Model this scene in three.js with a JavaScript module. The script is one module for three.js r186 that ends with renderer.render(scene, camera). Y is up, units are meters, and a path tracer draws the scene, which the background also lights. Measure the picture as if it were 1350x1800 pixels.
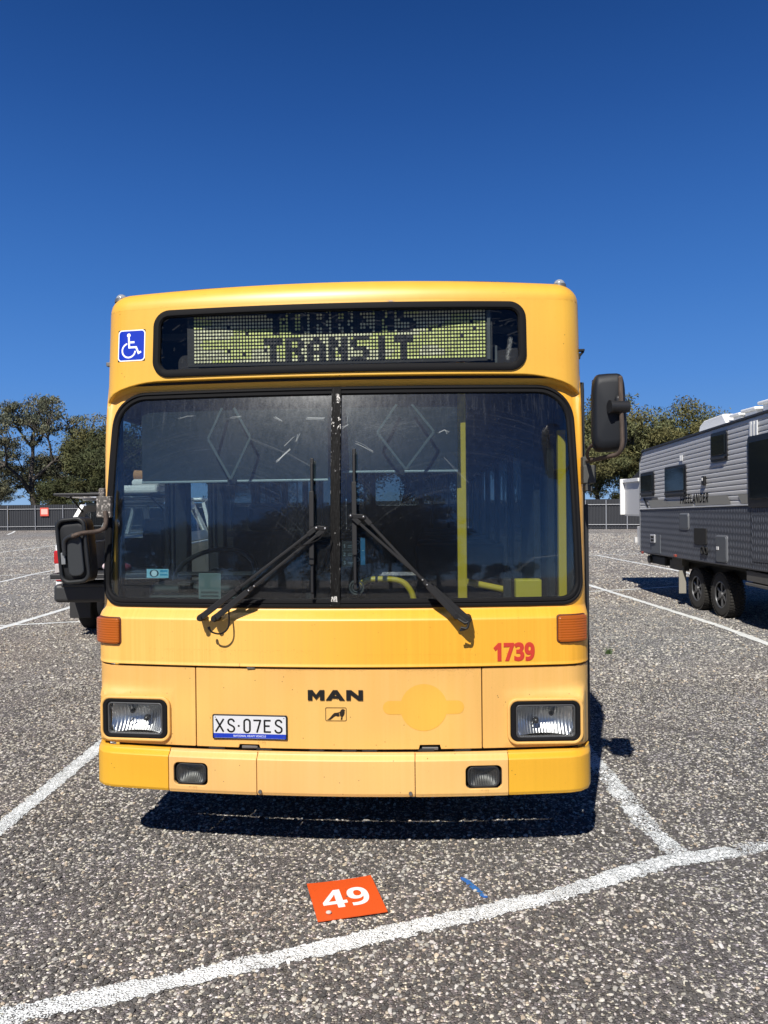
import * as THREE from 'three';
import { RoundedBoxGeometry } from 'three/addons/geometries/RoundedBoxGeometry.js';
import { mergeGeometries, mergeVertices, toCreasedNormals } from 'three/addons/utils/BufferGeometryUtils.js';
import { FontLoader } from 'three/addons/loaders/FontLoader.js';

// ------------------------------------------------------------------ camera, sky, sun, exposure
const scene = new THREE.Scene();
const camera = new THREE.PerspectiveCamera(67.42, 768 / 1024, 0.05, 3000);
camera.rotation.order = 'YXZ';
camera.position.set(0, 1.75, 0);
camera.rotation.set(THREE.MathUtils.degToRad(-0.42), 0, THREE.MathUtils.degToRad(-0.6));
const renderer = new THREE.WebGLRenderer();
renderer.toneMapping = THREE.LinearToneMapping;
renderer.toneMappingExposure = 1.4;
renderer.shadowMap.enabled = true;

const s2l = (c) => { c /= 255; return c <= 0.04045 ? c / 12.92 : Math.pow((c + 0.055) / 1.055, 2.4); };
{ // clear deep-blue sky, paler towards the horizon
  const W = 64, H = 512, data = new Float32Array(W * H * 4), E = 1.4;
  const key = [[-90, 150, 175, 205], [-3, 160, 190, 225], [0, 150, 186, 226], [4, 108, 158, 220], [9, 84, 140, 214], [15, 65, 120, 196], [21, 51, 102, 177], [27, 39, 85, 156], [34, 28, 69, 133], [50, 21, 55, 114], [90, 15, 42, 94]];
  for (let y = 0; y < H; y++) {
    const el = ((y + 0.5) / H) * 180 - 90;
    let k = 0; while (k < key.length - 2 && el > key[k + 1][0]) k++;
    const t = Math.min(1, Math.max(0, (el - key[k][0]) / (key[k + 1][0] - key[k][0])));
    for (let x = 0; x < W; x++) for (let c = 0; c < 3; c++) data[(y * W + x) * 4 + c] = s2l(key[k][c + 1] + (key[k + 1][c + 1] - key[k][c + 1]) * t) / E;
    for (let x = 0; x < W; x++) data[(y * W + x) * 4 + 3] = 1;
  }
  const t = new THREE.DataTexture(data, W, H, THREE.RGBAFormat, THREE.FloatType);
  t.mapping = THREE.EquirectangularReflectionMapping; t.magFilter = THREE.LinearFilter; t.needsUpdate = true;
  scene.background = t; scene.environment = t;
}
const sun = new THREE.DirectionalLight(new THREE.Color(1, 0.955, 0.88), 4.6);
sun.position.set(-0.3 * 40, 40, 0.91 * 40); sun.target.position.set(0, 0, -5);
sun.position.z -= 5;
sun.castShadow = true; sun.shadow.mapSize.set(2048, 2048);
Object.assign(sun.shadow.camera, { left: -30, right: 30, top: 30, bottom: -30, near: 1, far: 150 });
scene.add(sun, sun.target);

// ------------------------------------------------------------------ helpers
const rng = (seed) => () => { seed = (seed + 0x6d2b79f5) | 0; let t = Math.imul(seed ^ (seed >>> 15), 1 | seed); t = (t + Math.imul(t ^ (t >>> 7), 61 | t)) ^ t; return ((t ^ (t >>> 14)) >>> 0) / 4294967296; };
const R = (a) => THREE.MathUtils.degToRad(a), V = (x, y, z) => new THREE.Vector3(x, y, z);
const clamp = (x, a = 0, b = 1) => Math.min(b, Math.max(a, x)), sstep = (a, b, x) => { const t = clamp((x - a) / (b - a)); return t * t * (3 - 2 * t); }, mix = (a, b, t) => a + (b - a) * t;
const hash = (x, y) => { let h = Math.imul(x | 0, 374761393) + Math.imul(y | 0, 668265263); h = Math.imul(h ^ (h >>> 13), 1274126177); return ((h ^ (h >>> 16)) >>> 0) / 4294967296; };
const vnoise = (x, y) => { const xi = Math.floor(x), yi = Math.floor(y), u = x - xi, v = y - yi, a = u * u * (3 - 2 * u), b = v * v * (3 - 2 * v); return mix(mix(hash(xi, yi), hash(xi + 1, yi), a), mix(hash(xi, yi + 1), hash(xi + 1, yi + 1), a), b); };
const pnoise = (x, y, p) => { const w = (i) => ((i % p) + p) % p, xi = Math.floor(x), yi = Math.floor(y), u = x - xi, v = y - yi, a = u * u * (3 - 2 * u), b = v * v * (3 - 2 * v); return mix(mix(hash(w(xi), w(yi)), hash(w(xi + 1), w(yi)), a), mix(hash(w(xi), w(yi + 1)), hash(w(xi + 1), w(yi + 1)), a), b); };
const lin = (r, g, b) => new THREE.Color().setRGB(r, g, b);
const std = (c, roughness = 0.7, metalness = 0, more = {}) => new THREE.MeshStandardMaterial({ color: c, roughness, metalness, ...more });
const phys = (c, roughness = 0.4, more = {}) => new THREE.MeshPhysicalMaterial({ color: c, roughness, ...more });
const taken = new Map();
const numbered = (n) => { const k = taken.get(n) ?? 0; taken.set(n, k + 1); return k ? `${n}_${String(k).padStart(3, '0')}` : n; };
function thing(name, label, category, pos = [0, 0, 0], turn = 0, group) {
  const o = new THREE.Group(); o.name = numbered(name); scene.add(o); o.position.set(...pos); o.rotation.y = turn;
  o.userData = { label, category }; if (group) o.userData.group = group; return o;
}
function tag(o, label, category, group) { o.userData = { ...o.userData, label, category }; if (group) o.userData.group = group; return o; }
function prep(g) { g = g.index ? g.toNonIndexed() : g.clone(); if (!g.attributes.normal) g.computeVertexNormals(); if (!g.attributes.uv) g.setAttribute('uv', new THREE.BufferAttribute(new Float32Array(g.attributes.position.count * 2), 2)); for (const k of Object.keys(g.attributes)) if (!['position', 'normal', 'uv'].includes(k)) g.deleteAttribute(k); g.morphAttributes = {}; return g; }
const merge = (list) => (Array.isArray(list) ? (list.length === 1 ? list[0] : mergeGeometries(list.map(prep))) : list);
function obj(name, geos, m, parent = scene) {
  const o = new THREE.Mesh(merge(geos), m); o.name = parent === scene ? numbered(name) : name; o.castShadow = o.receiveShadow = true; parent.add(o); return o;
}
const struct = (name, geos, m) => { const o = obj(name, geos, m); o.userData.kind = 'structure'; return o; };
const sub = (name, parent, pos = [0, 0, 0], rot = [0, 0, 0]) => { const g = new THREE.Group(); g.name = name; g.position.set(...pos); g.rotation.set(...rot); parent.add(g); return g; };
const box = (w, h, d, x = 0, y = 0, z = 0, r = 0.004) => (r ? new RoundedBoxGeometry(w, h, d, 2, Math.min(r, w / 2.01, h / 2.01, d / 2.01)) : new THREE.BoxGeometry(w, h, d)).translate(x, y, z);
const bx = (x0, x1, y0, y1, z0, z1, r = 0.004) => box(x1 - x0, y1 - y0, z1 - z0, (x0 + x1) / 2, (y0 + y1) / 2, (z0 + z1) / 2, r);
const cyl = (r0, r1, h, n = 16) => new THREE.CylinderGeometry(r0, r1, h, n);
function between(g, a, b) { // a y-axis geometry of length 1 laid from a to b
  const d = b.clone().sub(a), q = new THREE.Quaternion().setFromUnitVectors(V(0, 1, 0), d.clone().normalize());
  return g.applyMatrix4(new THREE.Matrix4().compose(a.clone().add(b).multiplyScalar(0.5), q, V(1, d.length(), 1)));
}
const rod = (a, b, r0, r1 = r0, n = 8) => between(cyl(r1, r0, 1, n), a, b);
function bar(a, b, w, t) { // flat bar, its width across z
  const d = b.clone().sub(a), y = d.clone().normalize(), z = V(0, 0, 1).addScaledVector(y, -y.z).normalize(), x = y.clone().cross(z);
  return box(w, d.length(), t, 0, 0, 0, 0.003).applyMatrix4(new THREE.Matrix4().makeBasis(x, y, z).setPosition(a.clone().add(b).multiplyScalar(0.5)));
}
const tube = (pts, r, seg = 40, n = 8, tension = 0.5) => new THREE.TubeGeometry(new THREE.CatmullRomCurve3(pts, false, 'catmullrom', tension), seg, r, n);
function rrPts(x0, x1, y0, y1, rt, rb = rt, n = 8) { // rounded rectangle, counter-clockwise
  const out = [], arc = (cx, cy, r, a0) => { for (let i = 0; i <= n; i++) { const a = R(a0 + (90 * i) / n); out.push([cx + r * Math.cos(a), cy + r * Math.sin(a)]); } };
  arc(x1 - rb, y0 + rb, rb, -90); arc(x1 - rt, y1 - rt, rt, 0); arc(x0 + rt, y1 - rt, rt, 90); arc(x0 + rb, y0 + rb, rb, 180); return out;
}
const shapeOf = (pts, ...holes) => { const s = new THREE.Shape(pts.map((p) => new THREE.Vector2(...p))); for (const h of holes) s.holes.push(new THREE.Path(h.map((p) => new THREE.Vector2(...p)))); return s; };
const extrude = (shape, depth, bevel = 0, seg = 2) => new THREE.ExtrudeGeometry(shape, { depth: depth - 2 * bevel, bevelEnabled: bevel > 0, bevelThickness: bevel, bevelSize: bevel, bevelOffset: -bevel, bevelSegments: seg, curveSegments: 12 }).translate(0, 0, -depth + bevel); // front face at z = 0
function slice(g, step, xs = [], ys = []) { // cuts a flat-drawn geometry along a regular net of lines, so that it can be bent; keeps face normals
  g = g.index ? g.toNonIndexed() : g; if (!g.attributes.normal) g.computeVertexNormals(); g.computeBoundingBox();
  const p = g.attributes.position, nn = g.attributes.normal, B = g.boundingBox, lines = (a, b, more) => { const out = more.filter((v) => v > a && v < b); for (let v = Math.ceil(a / step) * step + 0.00137; v < b; v += step) out.push(v); return out; };
  let polys = []; for (let i = 0; i < p.count; i += 3) polys.push([[0, 1, 2].map((k) => [p.getX(i + k), p.getY(i + k), p.getZ(i + k)]), [nn.getX(i), nn.getY(i), nn.getZ(i)]]);
  for (const [ax, list] of [[0, lines(B.min.x, B.max.x, xs)], [1, lines(B.min.y, B.max.y, ys)]]) for (const v of list) {
    const next = [];
    for (const poly of polys) {
      const P = poly[0]; let lo = false, hi = false; for (const q of P) { if (q[ax] < v - 1e-7) lo = true; else if (q[ax] > v + 1e-7) hi = true; }
      if (!(lo && hi)) { next.push(poly); continue; }
      const L = [], H = [];
      for (let i = 0; i < P.length; i++) {
        const a = P[i], c = P[(i + 1) % P.length], da = a[ax] - v, dc = c[ax] - v; if (da <= 1e-7) L.push(a); if (da >= -1e-7) H.push(a);
        if ((da < -1e-7 && dc > 1e-7) || (da > 1e-7 && dc < -1e-7)) { const [u, w] = da < dc ? [a, c] : [c, a], t = (v - u[ax]) / (w[ax] - u[ax]), m = [mix(u[0], w[0], t), mix(u[1], w[1], t), mix(u[2], w[2], t)]; m[ax] = v; L.push(m); H.push(m); }
      }
      if (L.length > 2) next.push([L, poly[1]]); if (H.length > 2) next.push([H, poly[1]]);
    }
    polys = next;
  }
  const pos = [], nor = []; for (const [P, n] of polys) for (let i = 1; i < P.length - 1; i++) { pos.push(...P[0], ...P[i], ...P[i + 1]); nor.push(...n, ...n, ...n); }
  const out = new THREE.BufferGeometry(); out.setAttribute('position', new THREE.Float32BufferAttribute(pos, 3)); out.setAttribute('normal', new THREE.Float32BufferAttribute(nor, 3)); return out;
}
function smooth(g, angle = 0.6) { const uv = g.attributes.uv; g.deleteAttribute('normal'); if (uv) g.deleteAttribute('uv'); let q = mergeVertices(g, 1e-5); q = toCreasedNormals(q, angle); return q; }
function uvBy(g, f) { const p = g.attributes.position, a = new Float32Array(p.count * 2); for (let i = 0; i < p.count; i++) { const [u, v] = f(p.getX(i), p.getY(i), p.getZ(i)); a[2 * i] = u; a[2 * i + 1] = v; } g.setAttribute('uv', new THREE.BufferAttribute(a, 2)); return g; }
function grid(nu, nv, f, closeU = false) { // f(u, v) -> [x, y, z], faces counter-clockwise for u right and v up
  const pos = [], uv = [], idx = [];
  for (let j = 0; j <= nv; j++) for (let i = 0; i <= nu; i++) { pos.push(...f(i / nu, j / nv)); uv.push(i / nu, j / nv); }
  for (let j = 0; j < nv; j++) for (let i = 0; i < nu; i++) { const a = j * (nu + 1) + i, b = a + 1, c = a + nu + 1, d = c + 1; idx.push(a, b, d, a, d, c); }
  const g = new THREE.BufferGeometry(); g.setAttribute('position', new THREE.Float32BufferAttribute(pos, 3)); g.setAttribute('uv', new THREE.Float32BufferAttribute(uv, 2)); g.setIndex(idx); g.computeVertexNormals(); return g;
}
function dataTex(w, h, f, srgb = true, repeat) { // f(x, y) -> [r, g, b] in 0..255
  const d = new Uint8Array(w * h * 4);
  for (let y = 0; y < h; y++) for (let x = 0; x < w; x++) { const c = f(x, y), o = (y * w + x) * 4; d[o] = clamp(c[0], 0, 255); d[o + 1] = clamp(c[1], 0, 255); d[o + 2] = clamp(c[2], 0, 255); d[o + 3] = 255; }
  const t = new THREE.DataTexture(d, w, h); t.magFilter = THREE.LinearFilter; t.wrapS = t.wrapT = THREE.RepeatWrapping; if (srgb) t.colorSpace = THREE.SRGBColorSpace; if (repeat) t.repeat.set(...repeat); t.needsUpdate = true; return t;
}
function canvasTex(w, h, draw, srgb = true) { const c = document.createElement('canvas'); c.width = w; c.height = h; const x = c.getContext('2d'); draw(x, w, h); const t = new THREE.CanvasTexture(c); if (srgb) t.colorSpace = THREE.SRGBColorSpace; return t; }
const bold = await new FontLoader().loadAsync('fonts/droid/droid_sans_bold.typeface.json');
function textShape(str, size, sx = 1) { // flat letters, left end at 0, baseline at 0
  const g = new THREE.ShapeGeometry(bold.generateShapes(str, size), 6); g.scale(sx, 1, 1); g.computeBoundingBox(); g.translate(-g.boundingBox.min.x, 0, 0); g.computeBoundingBox(); return g;
}

// ------------------------------------------------------------------ ground
const LINES = []; // painted bay lines: centre line points and width
const line = (w, ...pts) => LINES.push({ w, pts });
line(0.104, [-2.35, -2.215], [-1.341, -2.632], [-0.758, -2.838], [-0.076, -3.103], [0.308, -3.247], [0.705, -3.4], [1.356, -3.73], [1.745, -3.836]);
line(0.1, [1.70, -3.825], [1.938, -3.896], [3.0, -4.3], [4.6, -4.9]);
line(0.122, [1.447, -3.80], [1.405, -4.169], [1.414, -4.533], [1.412, -5.3], [1.42, -7], [1.44, -14]);
line(0.108, [-2.14, -2.32], [-2.13, -4.22], [-2.115, -5.654], [-2.08, -14]);
line(0.13, [-5.72, -9.6], [-5.702, -11.348], [-5.63, -13.629], [-5.6, -22]);
line(0.09, [-9.6, -10.2], [-5.814, -11.62], [-4.764, -11.955], [-1, -13.4], [4.061, -15.354], [5.338, -15.76], [6.145, -16.127], [9, -17.2]);
line(0.12, [-9.333, -17.2], [-9.4, -19.2], [-9.57, -20.806], [-9.5, -30]);
line(0.1, [-14.4, -20.0], [-10.306, -20.55], [-9.583, -20.72], [-8.982, -20.95], [-6, -22.2]);
line(0.11, [-17.5, -27.5], [-14.111, -28.155], [-12.206, -28.486], [-8, -30]);
line(0.12, [-15.9, -29.5], [-15.942, -31.957], [-16.22, -38.136], [-16.3, -42]);
line(0.13, [-24, -38.6], [-20.1, -40.126], [-19.235, -41.69], [-15, -43.6]);
line(0.16, [-26.987, -54.95], [-29.0, -59.9], [-31.0, -64.4]);
line(0.12, [4.407, -16.656], [4.62, -13], [4.746, -10.915], [4.709, -9.433], [4.7, -6]);
line(0.11, [7.254, -26.28], [7.4, -23.3], [7.57, -20.497], [7.6, -17]);
line(0.1, [5.2, -25.3], [6.952, -26.027], [9.069, -26.923], [14, -29]);
function lineDistance(x, z) { // signed distance outside the nearest painted line
  let best = 9;
  for (const { w, pts } of LINES) for (let i = 0; i < pts.length - 1; i++) {
    const [ax, az] = pts[i], [bx_, bz] = pts[i + 1], dx = bx_ - ax, dz = bz - az, t = clamp(((x - ax) * dx + (z - az) * dz) / (dx * dx + dz * dz));
    best = Math.min(best, Math.hypot(x - ax - t * dx, z - az - t * dz) - w / 2);
  }
  return best;
}
const N = 2048, TILE = 4.0, gravelColor = new Uint8Array(N * N * 4), gravelHeight = new Uint8Array(N * N * 4);
{ // crushed stone set in dark binder: every stone its own tone
  const C = 340, s = C / N, px = new Float32Array(C * C), py = new Float32Array(C * C), tone = new Float32Array(C * C), rnd = rng(11);
  for (let i = 0; i < C * C; i++) { px[i] = rnd() * 0.9; py[i] = rnd() * 0.9; tone[i] = rnd(); }
  for (let y = 0; y < N; y++) for (let x = 0; x < N; x++) {
    const fx = x * s, fy = y * s, cx = Math.floor(fx), cy = Math.floor(fy); let d1 = 9, d2 = 9, who = 0;
    for (let j = -1; j <= 1; j++) for (let i = -1; i <= 1; i++) {
      const k = ((cy + j + C) % C) * C + ((cx + i + C) % C), dx = cx + i + px[k] - fx, dy = cy + j + py[k] - fy, d = dx * dx + dy * dy;
      if (d < d1) { d2 = d1; d1 = d; who = k; } else if (d < d2) d2 = d;
    }
    const edge = clamp((Math.sqrt(d2) - Math.sqrt(d1)) * 2.6), t = tone[who], patch = pnoise(x / 128, y / 128, 16), w = hash(who, 3), o = (y * N + x) * 4;
    let r, g, b;
    if (t < 0.25 + 0.10 * (patch - 0.5)) { const v = 168 + 70 * w; r = v; g = v * (0.955 + 0.03 * hash(who, 5)); b = v * (0.86 + 0.12 * hash(who, 6)); }
    else { const v = 72 + 54 * w + 12 * patch; r = v * 1.03; g = v * (0.975 + 0.03 * hash(who, 7)); b = v * (0.93 + 0.08 * hash(who, 8)); }
    const grain = 0.88 + 0.24 * hash(x, y), e = 0.45 + 0.55 * sstep(0.02, 0.4, edge);
    gravelColor[o] = clamp(r * grain * e, 0, 255); gravelColor[o + 1] = clamp(g * grain * e, 0, 255); gravelColor[o + 2] = clamp(b * grain * e, 0, 255);
    gravelHeight[o] = gravelHeight[o + 1] = gravelHeight[o + 2] = 255 * clamp(Math.sqrt(edge) * (0.45 + 0.55 * hash(who, 9))); gravelColor[o + 3] = gravelHeight[o + 3] = 255;
  }
}
const tex8 = (d, n, srgb) => { const t = new THREE.DataTexture(d, n, n); t.magFilter = THREE.LinearFilter; t.wrapS = t.wrapT = THREE.RepeatWrapping; if (srgb) t.colorSpace = THREE.SRGBColorSpace; t.needsUpdate = true; return t; };
const groundMap = tex8(gravelColor, N, true), groundBump = tex8(gravelHeight, N, false);
{
  const coord = (t) => Math.sign(t) * (Math.abs(t) * 30 + Math.pow(Math.abs(t), 4) * 470), n = 120, pos = [], uv = [], col = [], idx = [];
  for (let j = 0; j <= n; j++) for (let i = 0; i <= n; i++) {
    const x = coord((i / n) * 2 - 1), z = coord((j / n) * 2 - 1) - 8; pos.push(x, 0, z); uv.push(x / TILE, z / TILE);
    const a = 0.82 + 0.36 * (0.6 * vnoise(x * 0.22 + 9, z * 0.35 + 3) + 0.4 * vnoise(x * 0.9, z * 1.1)), warm = (0.6 * vnoise(x * 0.4 + 40, z * 0.4) + 0.4 * vnoise(x * 1.7 + 9, z * 1.7) - 0.45) * 0.16; col.push(a * (1 + warm), a, a * (1 - warm));
  }
  for (let j = 0; j < n; j++) for (let i = 0; i < n; i++) { const a = j * (n + 1) + i, b = a + 1, c = a + n + 1, d = c + 1; idx.push(a, c, d, a, d, b); }
  const g = new THREE.BufferGeometry(); g.setAttribute('position', new THREE.Float32BufferAttribute(pos, 3)); g.setAttribute('uv', new THREE.Float32BufferAttribute(uv, 2)); g.setAttribute('color', new THREE.Float32BufferAttribute(col, 3)); g.setIndex(idx); g.computeVertexNormals();
  struct('ground', g, std(0xffffff, 0.95, 0, { map: groundMap, bumpMap: groundBump, bumpScale: 0.009, vertexColors: true }));
}
// the painted lines: worn sheets with frayed edges over the stones
const paintAlpha = dataTex(1024, 1024, (x, y) => { const o = ((y * 2) % N * N + (x * 2) % N) * 4, h = gravelHeight[o], p = pnoise(x / 64, y / 64, 16), a = h > 38 + 70 * (1 - p) ? 255 : 0; return [a, a, a]; }, false);
const paintTone = dataTex(512, 512, (x, y) => { const o = ((y * 4) % N * N + (x * 4) % N) * 4, v = 218 + 0.12 * gravelHeight[o] + 24 * (pnoise(x / 16, y / 16, 32) - 0.5); return [v, v, v * 0.985]; });
const farPaint = std(lin(0.82, 0.84, 0.85), 0.9, 0, { map: paintTone, bumpMap: groundBump, bumpScale: 0.006 });
const wornAlpha = dataTex(1024, 1024, (x, y) => { const o = ((y * 2) % N * N + (x * 2) % N) * 4, p = pnoise(x / 32, y / 32, 32), a = gravelHeight[o] > 60 + 120 * (1 - p) ? 255 : 0; return [a, a, a]; }, false);
const roadPaint = std(lin(0.80, 0.83, 0.85), 0.9, 0, { map: paintTone, alphaMap: paintAlpha, alphaTest: 0.5, bumpMap: groundBump, bumpScale: 0.008 }), wornPaint = roadPaint.clone(); wornPaint.alphaMap = wornAlpha;
LINES.forEach(({ w, pts }, n) => {
  const rnd = rng(70 + n), P = [], uv = [], idx = [], far = Math.abs(pts[0][1]) > 16; let k = 0;
  for (let i = 0; i < pts.length - 1; i++) {
    const [ax, az] = pts[i], [bx_, bz] = pts[i + 1], L = Math.hypot(bx_ - ax, bz - az), ux = (bx_ - ax) / L, uz = (bz - az) / L, m = Math.max(2, Math.ceil(L / (far ? 0.1 : 0.018)));
    for (let j = i ? 1 : 0; j <= m; j++) {
      const t = (j / m) * L, slow = (vnoise((ax + ux * t) * 5, (az + uz * t) * 5) - 0.5) * 0.02, a = w / 2 + slow + (rnd() - 0.5) * 0.022, b = w / 2 + slow + (rnd() - 0.5) * 0.022, x = ax + ux * t, z = az + uz * t;
      for (const q of [a, -b]) { P.push(x + uz * q, 0.004 + n * 0.0002, z - ux * q); uv.push((x + uz * q) / TILE, (z - ux * q) / TILE); }
      if (k) { const a0 = (k - 1) * 2; idx.push(a0, a0 + 2, a0 + 1, a0 + 1, a0 + 2, a0 + 3); } k++;
    }
  }
  const g = new THREE.BufferGeometry(); g.setAttribute('position', new THREE.Float32BufferAttribute(P, 3)); g.setAttribute('uv', new THREE.Float32BufferAttribute(uv, 2)); g.setIndex(idx); g.computeVertexNormals();
  struct('road_marking', g, Math.max(...pts.map((q) => q[1])) < -5.9 || pts[0][1] === -9.6 ? farPaint : n === 2 || n === 1 ? wornPaint : roadPaint);
});
{ // loose and half-set stones that stand proud of the binder near the camera
  const rnd = rng(5), stone = new THREE.IcosahedronGeometry(1, 0).toNonIndexed(), p = stone.attributes.position, jit = new Map();
  for (let i = 0; i < p.count; i++) { const k = [p.getX(i), p.getY(i), p.getZ(i)].map((v) => v.toFixed(3)).join(); if (!jit.has(k)) jit.set(k, 0.72 + 0.5 * rnd()); const f = jit.get(k); p.setXYZ(i, p.getX(i) * f, p.getY(i) * f, p.getZ(i) * f); }
  stone.computeVertexNormals();
  const pale = [], dark = [], painted = [], blue = [], M = new THREE.Matrix4(), q = new THREE.Quaternion(), e = new THREE.Euler(), c = new THREE.Color();
  const put = (list, x, z, r, color, sink = 0.25) => { e.set(rnd() * 0.6 - 0.3, rnd() * 6.3, rnd() * 0.6 - 0.3); q.setFromEuler(e); const sx = r * (0.8 + 0.5 * rnd()), sy = r * (0.45 + 0.3 * rnd()); list.push([M.compose(V(x, sy * (0.75 - sink * 2 * rnd()), z), q, V(sx, sy, r)).clone(), color.clone()]); };
  const scatter = (d0, d1, pale_, dark_, rmin, rmax) => {
    for (let D = d0; D < d1; D += 0.1) {
      const half = D * 0.53 + 0.35, area = 2 * half * 0.1;
      for (let k = 0; k < area * (pale_ + dark_); k++) {
        const x = (rnd() * 2 - 1) * half, z = -D - rnd() * 0.1, isPale = rnd() < pale_ / (pale_ + dark_), ld = lineDistance(x, z), r = rmin + (rmax - rmin) * Math.pow(rnd(), 2.2);
        if (vnoise(x * 2.1, z * 2.1) * 0.6 + vnoise(x * 7, z * 7) * 0.4 < 0.22 + 0.25 * rnd()) continue;
        if (ld < 0.008 - 0.02 * rnd()) continue;
        if (isPale) { const v = 0.26 + 0.30 * rnd(), w = rnd(); c.setRGB(v, v * (w < 0.12 ? 0.82 : 0.95), v * (w < 0.12 ? 0.62 : 0.80 + 0.1 * rnd())); put(pale, x, z, r, c); }
        else { const v = 0.046 + 0.075 * rnd() * rnd() + 0.03 * rnd(); c.setRGB(v * 1.05, v * 0.985, v * 0.93); put(dark, x, z, r, c); }
      }
    }
  };
  scatter(2.2, 4.4, 1050, 2400, 0.0037, 0.0116); scatter(4.4, 7.5, 800, 900, 0.0045, 0.0115); scatter(7.5, 14, 300, 60, 0.007, 0.017); scatter(14, 26, 120, 0, 0.011, 0.024); scatter(26, 46, 50, 0, 0.016, 0.034);
  for (const { w, pts } of LINES) for (let i = 0; i < pts.length - 1; i++) {
    const [ax, az] = pts[i], [bx_, bz] = pts[i + 1], L = Math.hypot(bx_ - ax, bz - az); if (Math.min(az, bz) < -8 || (az + bz) / 2 < -7) continue;
    for (let k = 0; k < L * w * (pts[0][0] === 1.447 || pts[0][0] === 1.7 ? 1700 : 3800); k++) { const t = rnd(), o = (rnd() + rnd() - 1) * (w * 0.56), x = ax + (bx_ - ax) * t - ((bz - az) / L) * o, z = az + (bz - az) * t + ((bx_ - ax) / L) * o; if (vnoise(x * 4 + 7, z * 4) < 0.2) continue; const v = 0.62 + 0.2 * rnd(); c.setRGB(v, v * 1.02, v * 1.03); put(painted, x, z, 0.0045 + 0.006 * rnd() * rnd(), c, 0.35); }
  }
  for (let k = 0; k < 460; k++) { const t = rnd(), o = (rnd() + rnd() - 1) * 0.017, x = 0.355 + 0.075 * t + o, z = -3.584 + 0.17 * t + o * 0.4; if (vnoise(x * 40, z * 40) < 0.3) continue; c.setRGB(0.02, 0.085 + 0.05 * rnd(), 0.26 + 0.12 * rnd()); put(blue, x, z, 0.004 + 0.004 * rnd(), c, 0.2); }
  const build = (name, list, kind) => { const o = new THREE.InstancedMesh(stone, std(0xffffff, 0.85, 0, { flatShading: true }), list.length); list.forEach(([m, k], i) => { o.setMatrixAt(i, m); o.setColorAt(i, k); }); o.name = name; o.castShadow = o.receiveShadow = true; o.userData.kind = kind; scene.add(o); return o; };
  tag(build('gravel', pale, 'stuff'), 'pale quartz gravel stones scattered over the grey car park surface', 'gravel');
  tag(build('dark_gravel', dark, 'stuff'), 'dark crushed stones set in the car park surface', 'gravel');
  tag(build('painted_gravel', painted, 'stuff'), 'stones coated white by the painted bay lines in front', 'gravel');
  tag(build('blue_paint_mark', blue, 'stuff'), 'short blue spray paint mark on stones beside the white line', 'paint mark');
}
// ------------------------------------------------------------------ far bank, fences
{ // dry grass bank beyond the fence
  const g = grid(60, 6, (u, v) => { const x = -160 + 320 * u, z = -82 - 40 * v; return [x, -0.2 + (1.7 + 0.9 * vnoise(x * 0.05, 3)) * sstep(0, 1, v) * (x > -10 ? 0.35 : 1), z]; });
  uvBy(g, (x, y, z) => [x / 6, z / 6]);
  const t = dataTex(256, 256, (x, y) => { const a = pnoise(x / 8, y / 8, 32) * 0.5 + pnoise(x / 2, y / 2, 128) * 0.5; return [118 + 60 * a, 108 + 52 * a, 74 + 40 * a]; });
  struct('hill', g, std(0xffffff, 1, 0, { map: t }));
}
const fenceSheet = std(lin(0.026, 0.028, 0.033), 0.55), galv = std(lin(0.36, 0.37, 0.39), 0.5, 0.4);
function fence(a, b, h, step, label, railTop, railLow) {
  const L = Math.hypot(b[0] - a[0], b[1] - a[1]), turn = Math.atan2(-(b[1] - a[1]), b[0] - a[0]), f = thing('metal_fence', label, 'fence', [a[0], 0, a[1]], turn);
  const n = Math.round(L / step), w = L / n, pts = []; // one bay of ribbed sheet
  for (let x = 0; x < w - 0.01; x += 0.2) for (const [d, z] of [[0, 0], [0.05, 0], [0.075, -0.035], [0.15, -0.035], [0.175, 0]]) if (x + d < w - 0.01) pts.push([x + d, z]);
  pts.push([w - 0.01, 0]);
  const sheet = grid(pts.length - 1, 1, (u, v) => { const p = pts[Math.round(u * (pts.length - 1))]; return [p[0], 0.04 + v * (h - 0.04), p[1] - 0.06]; }).toNonIndexed(); sheet.computeVertexNormals();
  const post = cyl(0.035, 0.035, h - 0.06, 8).translate(0, (h - 0.06) / 2, 0.045), rail = (y) => rod(V(0, y, 0.0), V(w, y, 0.0), 0.026, 0.026, 6), rails = [rail(railTop), rail(railLow)];
  for (let i = 0; i < n; i++) {
    obj('fence_panel', sheet, fenceSheet, f).position.x = i * w; for (const r of rails) obj('rail', r, galv, f).position.x = i * w;
    obj('post', post, galv, f).position.x = i * w;
  }
  obj('post', post, galv, f).position.x = L; return f;
}
fence([-42, -66.3], [8.6, -64.8], 2.2, 2.42, 'long dark ribbed steel fence with galvanised posts below the tall gum tree', 1.83, 0.33);
fence([7.6, -56.4], [26, -49.6], 2.1, 1.42, 'dark ribbed steel fence with close galvanised posts behind the grey caravan', 1.72, 0.32);
{
  const s = thing('fence_sign', 'small square red and white sign on the dark fence', 'sign', [-29.15, 1.58, -65.87], -0.03);
  obj('plate', box(0.72, 0.72, 0.02), std(lin(0.62, 0.08, 0.05), 0.6), s); obj('face', box(0.56, 0.46, 0.01, 0, 0.02, 0.014, 0.002), std(lin(0.75, 0.42, 0.36), 0.6), s);
}

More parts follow.
